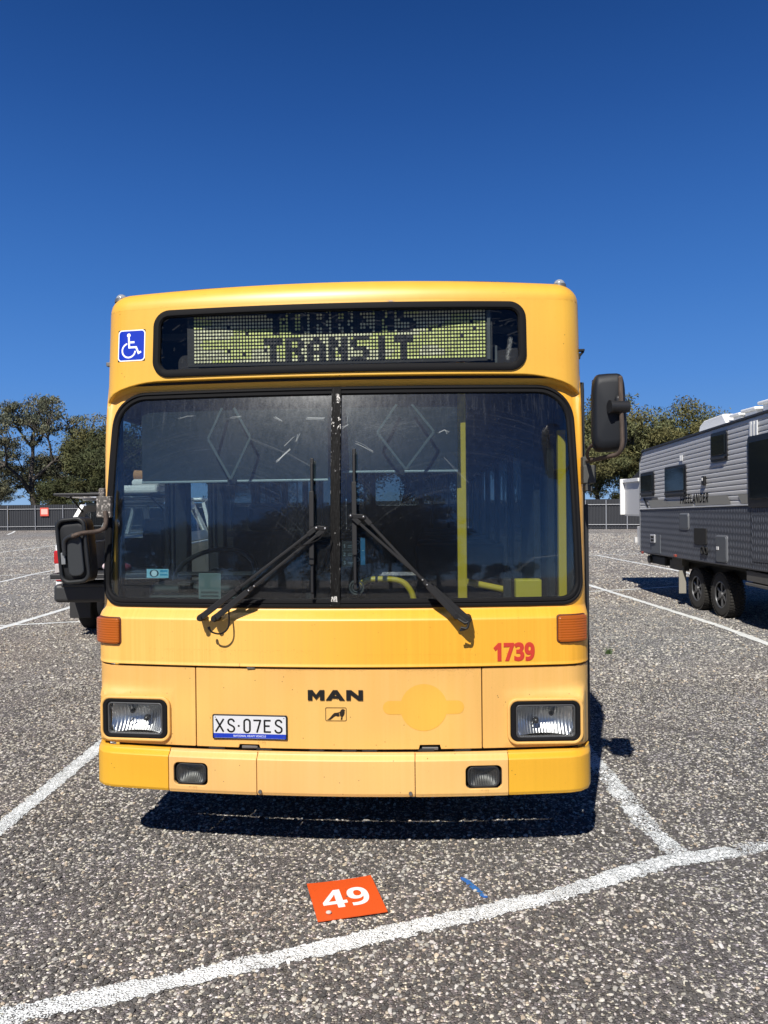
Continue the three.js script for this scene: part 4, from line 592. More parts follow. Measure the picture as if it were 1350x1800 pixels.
{ // door side: tall mirror on a rusty pipe
  const m = sub('mirror', bus), c = V(1.298, 2.172, 0.085);
  obj('shell', mirrorShell(0.152, 0.36, 0.10, -0.12).rotateY(-0.12).rotateZ(0.02).translate(...c.toArray()), phys(lin(0.010, 0.012, 0.016), 0.55, { specularIntensity: 0.6 }), m);
  obj('mirror_glass', box(0.13, 0.32, 0.006, 0, 0, 0, 0.003).rotateY(-0.12).translate(c.x, c.y, c.z - 0.054), std(lin(0.6, 0.62, 0.64), 0.03, 1), m);
  obj('arm', [tube([V(1.334, 2.318, 0.155), V(1.337, 2.19, 0.155), V(1.34, 2.06, 0.155), V(1.338, 2.005, 0.15), V(1.325, 1.977, 0.125), V(1.29, 1.968, 0.07), V(1.27, 1.965, -0.05), V(1.262, 1.965, -0.16), V(1.262, 1.968, -0.24)], 0.0105, 60), new THREE.SphereGeometry(0.0105, 10, 8).translate(1.334, 2.318, 0.155)], rusty, m);
  obj('clamp', [cyl(0.027, 0.027, 0.085, 20).rotateZ(Math.PI / 2).rotateY(0.2).translate(1.327, 2.188, 0.157), cyl(0.03, 0.03, 0.012, 20).rotateZ(Math.PI / 2).rotateY(0.2).translate(1.287, 2.188, 0.165), box(0.05, 0.09, 0.05, 1.335, 2.2, 0.13, 0.02)], phys(lin(0.012, 0.012, 0.013), 0.5), m);
  obj('bracket', [box(0.062, 0.092, 0.09, 1.272, 1.9, -0.27, 0.006), box(0.03, 0.12, 0.06, 1.256, 1.93, -0.27, 0.004), rod(V(1.262, 1.965, -0.24), V(1.262, 1.82, -0.24), 0.012), box(0.035, 0.03, 0.03, 1.27, 1.83, -0.255, 0.004)], std(lin(0.055, 0.055, 0.05), 0.7), m);
  obj('brace', tube([V(1.262, 1.965, -0.16), V(1.235, 1.985, -0.1), V(1.225, 2.01, -0.02), V(1.235, 2.03, 0.05), V(1.25, 2.035, 0.06)], 0.008, 30), rusty, m);
}
{ // driver side: lower mirror with a moulded recess in its back
  const m = sub('mirror', bus), c = V(-1.335, 1.543, -0.15);
  obj('shell', mirrorShell(0.158, 0.332, 0.09, 0.04).rotateZ(0.09).translate(...c.toArray()), phys(lin(0.014, 0.015, 0.017), 0.55, { specularIntensity: 0.6 }), m);
  obj('back_rim', (() => { const s = shapeOf(rrPts(-0.08, 0.08, -0.168, 0.168, 0.045, 0.045, 8), rrPts(-0.062, 0.062, -0.148, 0.148, 0.034, 0.034, 8)); return extrude(s, 0.03, 0.009, 3).rotateZ(0.09).translate(c.x, c.y, c.z + 0.06); })(), phys(lin(0.012, 0.013, 0.014), 0.45), m);
  obj('cover', (() => { const s = shapeOf(rrPts(-0.034, 0.046, -0.13, 0.088, 0.04, 0.03, 8)); return extrude(s, 0.02, 0.008, 3).rotateZ(0.09).translate(c.x + 0.008, c.y, c.z + 0.067); })(), phys(lin(0.03, 0.033, 0.036), 0.42), m);
  obj('reflector', box(0.022, 0.06, 0.008, 0, 0, 0, 0.003).rotateZ(0.06).translate(c.x - 0.045, c.y - 0.04, c.z + 0.06), std(lin(0.25, 0.26, 0.27), 0.3, 0.3), m);
  obj('arm', [tube([V(-1.31, 1.618, -0.058), V(-1.29, 1.627, -0.07), V(-1.27, 1.632, -0.09), V(-1.225, 1.637, -0.13), V(-1.196, 1.652, -0.15), V(-1.187, 1.69, -0.16), V(-1.195, 1.74, -0.17)], 0.0115, 60), new THREE.SphereGeometry(0.012, 10, 8).translate(-1.31, 1.618, -0.058)], rusty, m);
  obj('inner_arm', [tube([V(-1.31, 1.618, -0.06), V(-1.345, 1.61, -0.07), V(-1.366, 1.585, -0.075), V(-1.368, 1.52, -0.08)], 0.011, 30)], blackPlastic, m);
  obj('mirror_glass', box(0.135, 0.29, 0.006, 0, 0, 0, 0.003).rotateZ(0.09).translate(c.x, c.y, c.z - 0.05), std(lin(0.6, 0.62, 0.64), 0.03, 1), m);
  const pitted = std(0xffffff, 0.7, 0.2, { map: dataTex(64, 64, (x, y) => { const a = pnoise(x / 5, y / 5, 13), v = a > 0.72 ? 170 : 70 + 50 * a; return [v, v * 0.96, v * 0.92]; }) });
  obj('bracket', [box(0.075, 0.11, 0.03, -1.207, 1.762, -0.19, 0.004), box(0.03, 0.06, 0.03, -1.222, 1.83, -0.2, 0.008)], pitted, m);
}
// --- lamps on the roof corners, side marker stubs
for (const [x, y, z] of [[-1.203, 2.888, -0.44], [1.165, 2.903, -0.44]]) { const g = sub('marker_lamp', bus, [x, y, z]); obj('base', cyl(0.034, 0.038, 0.02, 16), std(lin(0.08, 0.08, 0.08), 0.5), g); obj('lens', new THREE.SphereGeometry(0.03, 16, 8, 0, 6.3, 0, 1.57).scale(1, 0.9, 1).translate(0, 0.01, 0), phys(lin(0.55, 0.57, 0.58), 0.15, { transmission: 0.5, thickness: 0 }), g); }
obj('side_bracket', [box(0.03, 0.022, 0.03, -1.258, 2.535, -0.4, 0.004)], dullMetal, bus); obj('side_bracket', [box(0.045, 0.012, 0.03, 1.262, 2.555, -0.4, 0.003), rod(V(1.25, 2.515, -0.4), V(1.28, 2.55, -0.4), 0.006), box(0.02, 0.03, 0.02, 1.253, 2.525, -0.4, 0.003)], dark, bus);
// --- body sides, rear, floor
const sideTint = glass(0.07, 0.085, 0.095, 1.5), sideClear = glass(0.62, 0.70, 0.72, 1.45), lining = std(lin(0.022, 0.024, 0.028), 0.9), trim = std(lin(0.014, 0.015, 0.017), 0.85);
const END = -11.55;
for (const g of [-1, 1]) {
  // openings as [z0, z1, y0, y1] along the side
  const wins = g < 0 ? [[-1.28, -0.46, 1.18, 2.28], [-2.25, -1.36, 1.1, 2.28]] : []; for (let z = -2.35; z > -10.6; z -= 1.5) wins.push([z - 1.38, z, 1.05, 2.28]);
  const doors = g > 0 ? [[-1.72, -0.62, 0.4, 2.36]] : [], arches = [[-2.62, 0.52], [-8.5, 0.52]];
  const out = [[END, 0.5]]; for (const [z, r] of arches.slice().reverse()) for (let i = 0; i <= 14; i++) { const a = Math.PI - (Math.PI * i) / 14; out.push([z + r * Math.cos(a), Math.max(0.37, 0.5 + r * Math.sin(a))]); }
  out.push([-0.42, 0.37], [-0.42, 1.2], [-0.45, 2.42], [-0.45, 2.81], [END, 2.81]);
  const holes = [...wins, ...doors].map(([z0, z1, y0, y1]) => rrPts(z0, z1, y0, y1, 0.06, 0.06, 4));
  const wall = new THREE.ExtrudeGeometry(shapeOf(out, ...holes), { depth: 0.018, bevelEnabled: false }).rotateY(-Math.PI / 2); // shape x -> z
  uvBy(wall, (x, y, z) => [z, y]); obj('side_wall', wall.translate(g > 0 ? 1.258 : -1.258 + 0.018, 0, 0), paintHeader, bus);
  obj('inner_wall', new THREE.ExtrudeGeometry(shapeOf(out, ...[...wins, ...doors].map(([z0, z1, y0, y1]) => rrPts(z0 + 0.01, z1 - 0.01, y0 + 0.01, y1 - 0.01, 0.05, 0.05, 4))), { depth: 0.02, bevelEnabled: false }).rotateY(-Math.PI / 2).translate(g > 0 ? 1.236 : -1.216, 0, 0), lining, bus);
  wins.forEach(([z0, z1, y0, y1], k) => {
    const f = extrude(shapeOf(rrPts(z0 - 0.015, z1 + 0.015, y0 - 0.015, y1 + 0.015, 0.07, 0.07, 5), rrPts(z0 + 0.03, z1 - 0.03, y0 + 0.03, y1 - 0.03, 0.05, 0.05, 5)), 0.03, 0.004).rotateY(-Math.PI / 2).translate(g > 0 ? 1.234 : -1.264, 0, 0), w = obj('side_window', f, rubber, bus);
    obj('pane', new THREE.ShapeGeometry(shapeOf(rrPts(z0 + 0.02, z1 - 0.02, y0 + 0.02, y1 - 0.02, 0.05, 0.05, 5))).rotateY(-Math.PI / 2).translate(g * 1.247, 0, 0), g < 0 && k < 2 ? sideClear : sideTint, w);
  });
  obj('inner_lining', bx(g * 1.2 - 0.006, g * 1.2 + 0.006, 0.4, 1.0, END + 0.1, g > 0 ? -1.8 : -0.6, 0), lining, bus);
}
for (const z of [-0.62, -1.18]) { // front door leaves stand a little proud of the side
  const d = sub('door_leaf', bus, [1.28, 0, 0]);
  obj('frame', extrude(shapeOf(rrPts(z - 0.55, z, 0.36, 2.41, 0.03, 0.03, 3), rrPts(z - 0.49, z - 0.06, 0.55, 2.25, 0.05, 0.05, 4)), 0.045, 0.006).rotateY(-Math.PI / 2).translate(0.002, 0, 0), phys(lin(0.012, 0.012, 0.013), 0.45), d);
  obj('pane', new THREE.ShapeGeometry(shapeOf(rrPts(z - 0.50, z - 0.05, 0.54, 2.26, 0.05, 0.05, 4))).rotateY(-Math.PI / 2).translate(0.018, 0, 0), sideTint, d);
  obj('grab_rail', rod(V(-0.03, 0.9, z - 0.06), V(-0.03, 1.9, z - 0.06), 0.012), std(lin(0.03, 0.03, 0.03), 0.5), d);
}
obj('door_rail', [bx(1.262, 1.302, 0.36, 2.405, -0.58, -0.50, 0.006), bx(1.262, 1.308, 0.5, 1.75, -0.50, -0.44, 0.006)], blackPlastic, bus);
{
  const w = new THREE.ExtrudeGeometry(shapeOf([[-1.2, 0.45], [1.2, 0.45], [1.2, 2.82], [-1.2, 2.82]], rrPts(-0.62, 0.24, 1.77, 2.42, 0.05), rrPts(0.33, 0.97, 1.79, 2.42, 0.05), rrPts(-1.08, -0.72, 1.79, 2.42, 0.05)), { depth: 0.04, bevelEnabled: false }).translate(0, 0, END - 0.02);
  uvBy(w, (x, y) => [x, y]); obj('rear_wall', w, paintHeader, bus);
  obj('rear_lining', extrude(shapeOf([[-1.19, 0.45], [1.19, 0.45], [1.19, 2.78], [-1.19, 2.78]], rrPts(-0.62, 0.24, 1.77, 2.42, 0.05), rrPts(0.33, 0.97, 1.79, 2.42, 0.05), rrPts(-1.08, -0.72, 1.79, 2.42, 0.05)), 0.01).translate(0, 0, END + 0.06), lining, bus);
  for (const [a, b] of [[-0.62, 0.24], [0.33, 0.97], [-1.08, -0.72]]) obj('rear_pane', grid(1, 1, (u, v) => [mix(a - 0.02, b + 0.02, u), mix(1.75, 2.44, v), END + 0.0]), glass(0.3, 0.33, 0.34, 1.4), bus);
  const n = textShape('1739', 0.13, 0.8); n.scale(-1, 1, 1).translate(0.205, 1.785, END + 0.01); obj('rear_fleet_number', n, std(lin(0.02, 0.02, 0.02), 0.6, 0, { side: THREE.DoubleSide }), bus);
  for (const x of [-0.66, 0.5, 0.78]) obj('pole', rod(V(x, 0.5, -9.5), V(x, 2.7, -9.5), 0.02), lining, bus);
}
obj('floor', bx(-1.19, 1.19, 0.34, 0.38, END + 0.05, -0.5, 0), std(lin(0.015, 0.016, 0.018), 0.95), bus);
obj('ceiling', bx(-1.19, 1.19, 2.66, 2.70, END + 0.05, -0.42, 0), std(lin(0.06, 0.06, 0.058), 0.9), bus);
obj('chassis', [bx(-0.5, -0.4, 0.26, 0.34, END + 0.3, -0.9, 0), bx(0.4, 0.5, 0.26, 0.34, END + 0.3, -0.9, 0), bx(-1.0, 1.0, 0.28, 0.33, -2.7, -2.5, 0), bx(-1.0, 1.0, 0.28, 0.33, -8.6, -8.4, 0)], dark, bus);
for (const z of [-2.62, -8.5]) for (const g of [-1, 1]) {
  const w = sub('wheel', bus, [g * 1.08, 0.47, z]); const prof = [[0.28, -0.13], [0.44, -0.135], [0.468, -0.11], [0.47, 0], [0.468, 0.11], [0.44, 0.135], [0.28, 0.13]].map((p) => new THREE.Vector2(...p));
  obj('tyre', new THREE.LatheGeometry(prof, 36).rotateZ(Math.PI / 2), std(lin(0.014, 0.014, 0.014), 0.9), w); obj('rim', [cyl(0.28, 0.28, 0.18, 28).rotateZ(Math.PI / 2), cyl(0.1, 0.12, 0.26, 20).rotateZ(Math.PI / 2)], std(lin(0.3, 0.3, 0.3), 0.5, 0.5), w);
  obj('wheel_arch', bx(-0.17, 0.15, 0.1, 0.52, -0.6, 0.6, 0.05).translate(-g * 0.04, 0, 0), lining, bus).position.set(g * 1.0, 0.4, z);
}
// --- inside, seen through the windscreen
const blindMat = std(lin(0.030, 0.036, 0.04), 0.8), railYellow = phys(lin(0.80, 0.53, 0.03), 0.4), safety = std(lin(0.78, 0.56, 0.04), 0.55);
for (const [x0, x1, y0, z] of [[-1.075, -0.055, 1.893, -0.305], [0.02, 0.617, 1.932, -0.305]]) {
  const back = () => -0.288, b = obj('sun_blind', bent(shapeOf(rrPts(x0, x1, y0, 2.40, 0.004)), 0.008, 0.002, back, { edge: 0.08 }), blindMat, bus); obj('blind_bar', bent(shapeOf(rrPts(x0, x1, y0 - 0.008, y0 + 0.004, 0.003)), 0.016, 0.003, back, { edge: 0.08, out: 0.006 }), std(lin(0.42, 0.45, 0.45), 0.45, 0.2), b);
  const grease = obj('blind_bracket', bx((x0 + x1) / 2 - 0.022, (x0 + x1) / 2 + 0.022, y0 - 0.02, y0 + 0.016, z + 0.006, z + 0.02, 0.002), lining, b);
}
const strip = std(lin(0.10, 0.115, 0.115), 0.7), onGlass = (x, y, o = -0.012) => V(x, y, glassProf(0, y) - 0.085 * (x / 1.1) ** 2 + o);
for (const P of [[[-0.602, 2.271], [-0.671, 2.107], [-0.542, 1.896], [-0.445, 2.111], [-0.54, 2.269]], [[0.307, 2.269], [0.208, 2.123], [0.352, 1.934], [0.495, 2.125], [0.383, 2.269]]]) { const d = sub('diamond_trim', bus); for (let i = 0; i < 4; i++) obj('strip', bar(onGlass(...P[i]), onGlass(...P[i + 1]), 0.014, 0.008), strip, d); }
{ // dashboard and what stands on it
  const d = sub('dashboard', bus);
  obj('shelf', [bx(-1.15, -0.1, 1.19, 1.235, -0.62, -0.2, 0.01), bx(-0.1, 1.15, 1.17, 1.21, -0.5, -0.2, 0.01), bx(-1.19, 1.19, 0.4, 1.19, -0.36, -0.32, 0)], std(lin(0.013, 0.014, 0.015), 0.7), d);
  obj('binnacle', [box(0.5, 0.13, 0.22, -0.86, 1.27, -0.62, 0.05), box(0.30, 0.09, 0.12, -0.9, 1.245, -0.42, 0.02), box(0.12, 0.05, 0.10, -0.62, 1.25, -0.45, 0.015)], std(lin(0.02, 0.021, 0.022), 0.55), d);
  obj('tray_edge', bx(-0.5, -0.1, 1.235, 1.25, -0.3, -0.26, 0.004), std(lin(0.07, 0.07, 0.06), 0.6), d);
}
const wheelG = sub('steering_wheel', bus, [-0.80, 1.36, -0.78], [-0.95, 0, 0]); obj('rim', new THREE.TorusGeometry(0.235, 0.015, 10, 48), phys(lin(0.02, 0.02, 0.02), 0.35), wheelG); obj('hub', [cyl(0.06, 0.07, 0.05, 20).rotateX(Math.PI / 2).translate(0, 0, -0.03), bar(V(-0.22, 0, 0), V(0.22, 0, 0), 0.03, 0.02), bar(V(0, -0.22, 0), V(0, 0, 0), 0.03, 0.02)], blackPlastic, wheelG);
{ const s = sub('driver_seat', bus, [-0.72, 0, -1.6]); obj('seat_cushion', box(0.52, 0.14, 0.5, 0, 0.82, 0, 0.05), trim, s); obj('seat_back', box(0.5, 0.72, 0.13, 0, 1.22, -0.26, 0.06), trim, s); obj('headrest', box(0.28, 0.2, 0.1, 0, 1.68, -0.28, 0.04), trim, s); obj('pedestal', box(0.3, 0.38, 0.3, 0, 0.57, 0, 0.03), dark, s); }
obj('cab_partition', [bx(-0.28, -0.25, 0.4, 1.3, -1.9, -0.9, 0.01), bx(-1.18, -0.3, 0.4, 1.45, -2.0, -1.96, 0.01)], lining, bus);
obj('window_post', [bx(-1.2, -1.12, 0.4, 2.4, -1.36, -1.26, 0.01), bx(-1.2, -1.15, 0.4, 2.4, -2.36, -2.25, 0.01)], trim, bus);
const screenStuff = (name, x, y, w, h, tex, mat = {}) => obj(name, grid(2, 2, (u, v) => { const q = onGlass(x + (u - 0.5) * w, y + (v - 0.5) * h, -0.008); return q.toArray(); }), std(0xffffff, 0.6, 0, { map: tex, side: THREE.DoubleSide, ...mat }), bus);
screenStuff('parking_sticker', -0.925, 1.419, 0.12, 0.045, canvasTex(192, 72, (c, w, h) => { c.fillStyle = '#9fd6e4'; c.fillRect(0, 0, w, h); c.fillStyle = '#10303a'; c.beginPath(); c.ellipse(66, 36, 40, 30, 0, 0, 7); c.fill(); c.fillStyle = '#dff2f4'; c.beginPath(); c.ellipse(66, 36, 26, 25, 0, 0, 7); c.fill(); c.fillStyle = '#3aa0c4'; c.fillRect(118, 8, 66, 18); c.fillRect(118, 40, 66, 14); }));
screenStuff('notice_card', -0.645, 1.352, 0.115, 0.138, canvasTex(160, 192, (c, w, h) => { c.fillStyle = '#6e7c78'; c.fillRect(0, 0, w, h); c.fillStyle = '#20272a'; for (let r = 0; r < 2; r++) for (let i = 0; i < 26; i++) c.fillRect(16 + i * 5, 128 + r * 26, 3.4, 14); c.strokeStyle = '#93a09c'; c.lineWidth = 3; c.strokeRect(2, 2, w - 4, h - 4); }));
screenStuff('fare_notice', 0.062, 1.515, 0.06, 0.13, canvasTex(96, 208, (c, w, h) => { c.fillStyle = '#0d1114'; c.fillRect(0, 0, w, h); c.fillStyle = c.strokeStyle = '#7b858a'; c.font = 'bold 40px sans-serif'; for (let i = 0; i < 3; i++) { c.fillText(String(i + 1), 8, 54 + i * 66); c.strokeRect(2, 12 + i * 66, w - 4, 60); c.fillRect(46, 36 + i * 66, 44, 4); c.fillRect(46, 48 + i * 66, 36, 4); } }));
screenStuff('fare_poster', 0.122, 1.528, 0.05, 0.135, canvasTex(96, 240, (c, w, h) => { c.fillStyle = '#1a6a94'; c.fillRect(0, 0, w, h); c.fillStyle = '#10222e'; c.fillRect(0, 0, 52, h); c.strokeStyle = '#a9bcc4'; c.lineWidth = 7; for (let i = 0; i < 3; i++) { c.beginPath(); c.arc(24, 40 + i * 76, 15, -2.4, 2.2); c.stroke(); } c.fillStyle = '#a9bcc4'; c.fillRect(66, 112, 20, 5); }));
{ const v = sub('round_valve', bus, onGlass(0.103, 1.348, -0.02).toArray()); obj('ring', [new THREE.TorusGeometry(0.034, 0.005, 8, 32), new THREE.TorusGeometry(0.022, 0.004, 8, 28)], dullMetal, v); obj('knob', new THREE.SphereGeometry(0.013, 14, 10), steel, v); }
{ const c = sub('drink_cup', bus, [-0.866, 1.235, -0.44]); obj('cup', cyl(0.042, 0.034, 0.1, 20).translate(0, 0.05, 0), phys(lin(0.05, 0.05, 0.05), 0.2, { metalness: 0.6 }), c); obj('lid', cyl(0.043, 0.043, 0.012, 20).translate(0, 0.105, 0), std(lin(0.06, 0.06, 0.055), 0.4), c); }
obj('pole', bx(0.614, 0.663, 0.38, 2.66, -0.43, -0.385, 0.006), railYellow, bus);
obj('pole', bx(1.155, 1.198, 0.38, 2.15, -0.52, -0.47, 0.006), railYellow, bus);
obj('pole', rod(V(1.14, 0.38, -1.2), V(1.14, 2.66, -1.2), 0.016), railYellow, bus);
obj('grab_rail', tube([V(0.08, 1.318, -0.58), V(0.13, 1.342, -0.58), V(0.24, 1.344, -0.58), V(0.31, 1.33, -0.58), V(0.352, 1.29, -0.58), V(0.375, 1.23, -0.58), V(0.385, 1.1, -0.58)], 0.017, 50), railYellow, bus);
obj('rail_clip', cyl(0.019, 0.019, 0.014, 12).rotateZ(Math.PI / 2).translate(0.17, 1.344, -0.58), rubber, bus);
obj('grab_rail', rod(V(0.66, 1.318, -0.7), V(0.9, 1.268, -0.7), 0.02), railYellow, bus);
obj('machine_box', [box(0.138, 0.1, 0.08, 0.987, 1.305, -0.45, 0.008)], safety, bus); obj('machine_stand', [bx(0.86, 0.9, 0.4, 1.36, -0.5, -0.44, 0.01), bx(0.95, 1.03, 0.4, 1.255, -0.49, -0.41, 0.01)], lining, bus);
obj('door_engine_panel', bx(1.11, 1.15, 0.4, 2.5, -0.66, -0.56, 0.006), trim, bus); obj('door_shroud', bx(1.06, 1.10, 0.4, 2.5, -1.35, -0.75, 0.006), trim, bus);
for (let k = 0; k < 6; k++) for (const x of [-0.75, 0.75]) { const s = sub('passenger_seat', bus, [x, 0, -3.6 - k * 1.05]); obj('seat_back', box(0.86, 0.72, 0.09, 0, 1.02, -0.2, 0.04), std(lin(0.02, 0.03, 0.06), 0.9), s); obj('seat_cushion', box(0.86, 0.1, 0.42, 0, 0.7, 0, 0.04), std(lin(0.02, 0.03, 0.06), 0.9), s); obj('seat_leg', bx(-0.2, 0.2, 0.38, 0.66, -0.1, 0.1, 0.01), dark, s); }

// ------------------------------------------------------------------ caravan
{
  const cv = thing('caravan', 'grey ribbed two-axle caravan with dark checker plate base and black windows', 'caravan', [5.05, 0, -15.1]); // own z runs from the rear end forward
  const LENC = 6.9, yb = (z) => 0.80 + 0.0075 * z, ys = (z) => 1.642 + 0.0172 * z, yt = (z) => 2.755 + 0.036 * z, W = 2.35;
  const alu = (k) => std(lin(0.56 * k, 0.555 * k, 0.545 * k), 0.55, 0.1), tones = [alu(1), alu(0.94), alu(1.06)];
  // the shell behind the cladding: sides, roof, ends
  const prof = [[0, yb(0)], [LENC, yb(LENC)], [LENC, yt(LENC) - 0.3], [LENC - 0.35, yt(LENC)], [0.18, yt(0.18)], [0, yt(0) - 0.2]];
  obj('body_shell', new THREE.ExtrudeGeometry(shapeOf(prof), { depth: W, bevelEnabled: false }).rotateY(-Math.PI / 2).translate(W + 0.02, 0, 0), std(lin(0.55, 0.56, 0.57), 0.5), cv);
  const NB = 16; // ribbed aluminium boards, laid one over the next
  for (let k = 0; k < NB; k++) {
    const sec = [[0, 0.002], [0.10, 0.011], [0.40, 0.014], [0.70, 0.013], [0.80, 0.003], [0.97, 0.002]], y = (z, f) => mix(ys(z), yt(z), (k + f) / NB), zs = [0.0, 0.09, 0.18, 1.5, 3, 4.5, LENC - 0.36];
    const cut = (z) => yt(z) - 0.2 * clamp(1 - z / 0.18), g = grid(zs.length - 1, sec.length - 1, (u, v) => { const z = zs[Math.round(u * (zs.length - 1))], [f, o] = sec[Math.round(v * (sec.length - 1))]; return [-o, Math.min(y(z, f), cut(z)), z]; });
    const h = toCreasedNormals(g, 0.25); obj('cladding_board', h, tones[k % 3 === 0 ? 0 : k % 2 ? 1 : 2], cv);
  }
  obj('roof_edge', [bar(V(-0.012, yt(0.18) + 0.008, 0.16), V(-0.012, yt(LENC - 0.3) + 0.008, LENC - 0.3), 0.05, 0.03), bar(V(-0.012, yt(0) - 0.2, 0.0), V(-0.012, yt(0.18), 0.18), 0.03, 0.02)], std(lin(0.03, 0.03, 0.032), 0.5), cv);
  obj('corner_trim', bar(V(-0.01, yb(0), 0.005), V(-0.01, yt(0) - 0.2, 0.005), 0.02, 0.03), std(lin(0.3, 0.31, 0.32), 0.4, 0.4), cv);
  const plateBump = dataTex(128, 128, (x, y) => { const cx = Math.floor(x / 32), u = ((x % 32) - 16) / 16, v = ((y + (cx % 2) * 6) % 64 - 32) / 32, d = (cx % 2 ? u * 2.6 + v * 0.5 : u * 2.6 - v * 0.5), h = clamp(1.2 - d * d * 1.6 - v * v * 1.3); return [h * 255, h * 255, h * 255]; }, false);
  const plateTone = dataTex(128, 128, (x, y) => { const cx = Math.floor(x / 32), u = ((x % 32) - 16) / 16, v = ((y + (cx % 2) * 6) % 64 - 32) / 32, d = (cx % 2 ? u * 2.6 + v * 0.5 : u * 2.6 - v * 0.5), h = clamp(1.2 - d * d * 1.6 - v * v * 1.3); return [100 + 104 * h, 104 + 106 * h, 114 + 108 * h]; });
  plateBump.repeat.set(1 / 0.2, 1 / 0.2); plateTone.repeat.set(1 / 0.2, 1 / 0.2); const checker = std(lin(0.47, 0.475, 0.485), 0.5, 0.15, { map: plateTone, bumpMap: plateBump, bumpScale: 0.006 });
  for (const [a, b] of [[0, 4.55], [4.56, LENC]]) { const g = grid(20, 4, (u, v) => { const z = mix(a, b, u); return [-0.012, mix(yb(z), ys(z) - 0.006, v), z]; }); uvBy(g, (x, y, z) => [z, y]); obj('checker_plate', g, checker, cv); }
  obj('waist_strip', bar(V(-0.016, ys(0), 0), V(-0.016, ys(4.5), 4.5), 0.022, 0.02), std(lin(0.6, 0.61, 0.62), 0.4, 0.2), cv); obj('bottom_rail', bar(V(-0.012, yb(0) + 0.005, 0), V(-0.012, yb(LENC) + 0.005, LENC), 0.03, 0.02), std(lin(0.05, 0.05, 0.055), 0.5), cv);
  const panel = (name, z0, z1, y0, y1, m, out = 0.02, r = 0.03, tilt = 0.0172, parent = cv) => { const g = extrude(shapeOf(rrPts(-(z1 - z0) / 2, (z1 - z0) / 2, -(y1 - y0) / 2, (y1 - y0) / 2, r)), 0.018, 0.004).rotateY(-Math.PI / 2).rotateX(-tilt).translate(-out, (y0 + y1) / 2, (z0 + z1) / 2); return obj(name, g, m, parent); };
  const frameM = phys(lin(0.012, 0.012, 0.014), 0.35), winGlass = phys(lin(0.012, 0.016, 0.02), 0.06, { specularIntensity: 0.55 }), hatchM = std(lin(0.10, 0.11, 0.125), 0.5, 0.15);
  const win = (z0, z1, y0, y1) => { const f = panel('window', z0, z1, y0, y1, frameM, 0.03, 0.04); panel('pane', z0 + 0.05, z1 - 0.05, y0 + 0.10, y1 - 0.05, winGlass, 0.046, 0.02, 0.0172, f); const b = bx(-0.056, -0.044, y0 + 0.035, y0 + 0.07, z0 + 0.04, z1 - 0.04, 0.003); obj('window_stay', b, std(lin(0.03, 0.03, 0.032), 0.4), f); return f; };
  win(0.08, 0.82, 1.885, 2.345); win(1.38, 2.33, 1.865, 2.40); win(3.32, 3.87, 2.37, 2.815);
  { const f = panel('entry_door', 4.52, 5.35, 1.69, 2.66, frameM, 0.035, 0.05); panel('pane', 4.60, 5.27, 1.80, 2.58, winGlass, 0.052, 0.03, 0.0172, f); panel('door_lower', 4.6, 5.3, 0.95, 1.6, checker, 0.02, 0.03, 0.0172, f); }
  panel('service_hatch', 2.05, 2.41, 1.322, 1.563, hatchM, 0.03, 0.04); panel('hatch_rim', 2.03, 2.43, 1.302, 1.583, std(lin(0.28, 0.29, 0.30), 0.5, 0.2), 0.018, 0.045);
  panel('dark_vent', 2.66, 3.12, 1.09, 1.35, dark, 0.03, 0.02); panel('tall_hatch', 3.47, 3.82, 0.87, 1.245, hatchM, 0.03, 0.04); panel('hatch_rim', 3.45, 3.85, 0.86, 1.265, std(lin(0.24, 0.25, 0.27), 0.5, 0.2), 0.018, 0.045); panel('hatch_label', 3.5, 3.58, 1.04, 1.09, std(lin(0.7, 0.7, 0.7), 0.5), 0.036, 0.005);
  panel('rear_hatch', 0.66, 1.12, 0.83, 1.17, hatchM, 0.025, 0.01);
  { const c = panel('chrome_vent', 0.66, 0.89, 1.02, 1.175, std(lin(0.62, 0.63, 0.65), 0.35, 0.3), 0.045, 0.01); for (const y of [1.045, 1.105]) panel('slot', 0.70, 0.85, y, y + 0.04, dark, 0.054, 0.004, 0.0172, c); }
  for (const z of [2.99, 3.12]) obj('round_outlet', new THREE.TorusGeometry(0.052, 0.014, 8, 24).rotateY(Math.PI / 2).translate(-0.03, 1.0, z), dark, cv);
  for (const [z, y] of [[1.84, 0.845], [0.16, 0.80]]) obj('side_marker', box(0.03, 0.045, 0.09, -0.025, y, z, 0.01), phys(lin(0.30, 0.055, 0.035), 0.3), cv);
  { const v = sub('roof_vent', cv); const bars = []; for (let i = 0; i < 3; i++) bars.push(bx(-0.035, -0.015, 2.655, 2.855, 4.57 + i * 0.085, 4.62 + i * 0.085, 0.004)); obj('grille_bar', bars, std(lin(0.6, 0.61, 0.62), 0.4), v); const b2 = []; for (let i = 0; i < 2; i++) b2.push(bx(-0.035, -0.015, 2.465, 2.56, 2.08 + i * 0.07, 2.115 + i * 0.07, 0.003)); obj('small_grille', b2, std(lin(0.55, 0.56, 0.58), 0.4), v); }
  { const l = sub('porch_light', cv); obj('case', box(0.05, 0.15, 0.10, -0.035, 2.10, 3.07, 0.02), frameM, l); obj('lens', box(0.012, 0.05, 0.05, -0.064, 2.12, 3.07, 0.012), std(lin(0.6, 0.6, 0.6), 0.3), l); }
  // graphics: dark bands and the name
  const decalM = std(lin(0.26, 0.255, 0.23), 0.55), ribbed = (z0, z1, y0, y1, skew, m, name = 'graphic_band') => obj(name, grid(1, 1, (u, v) => { const z = mix(z0, z1, u) + skew * (1 - v); return [-0.0225, mix(y0, y1, v) + 0.0172 * z, z]; }), m, cv);
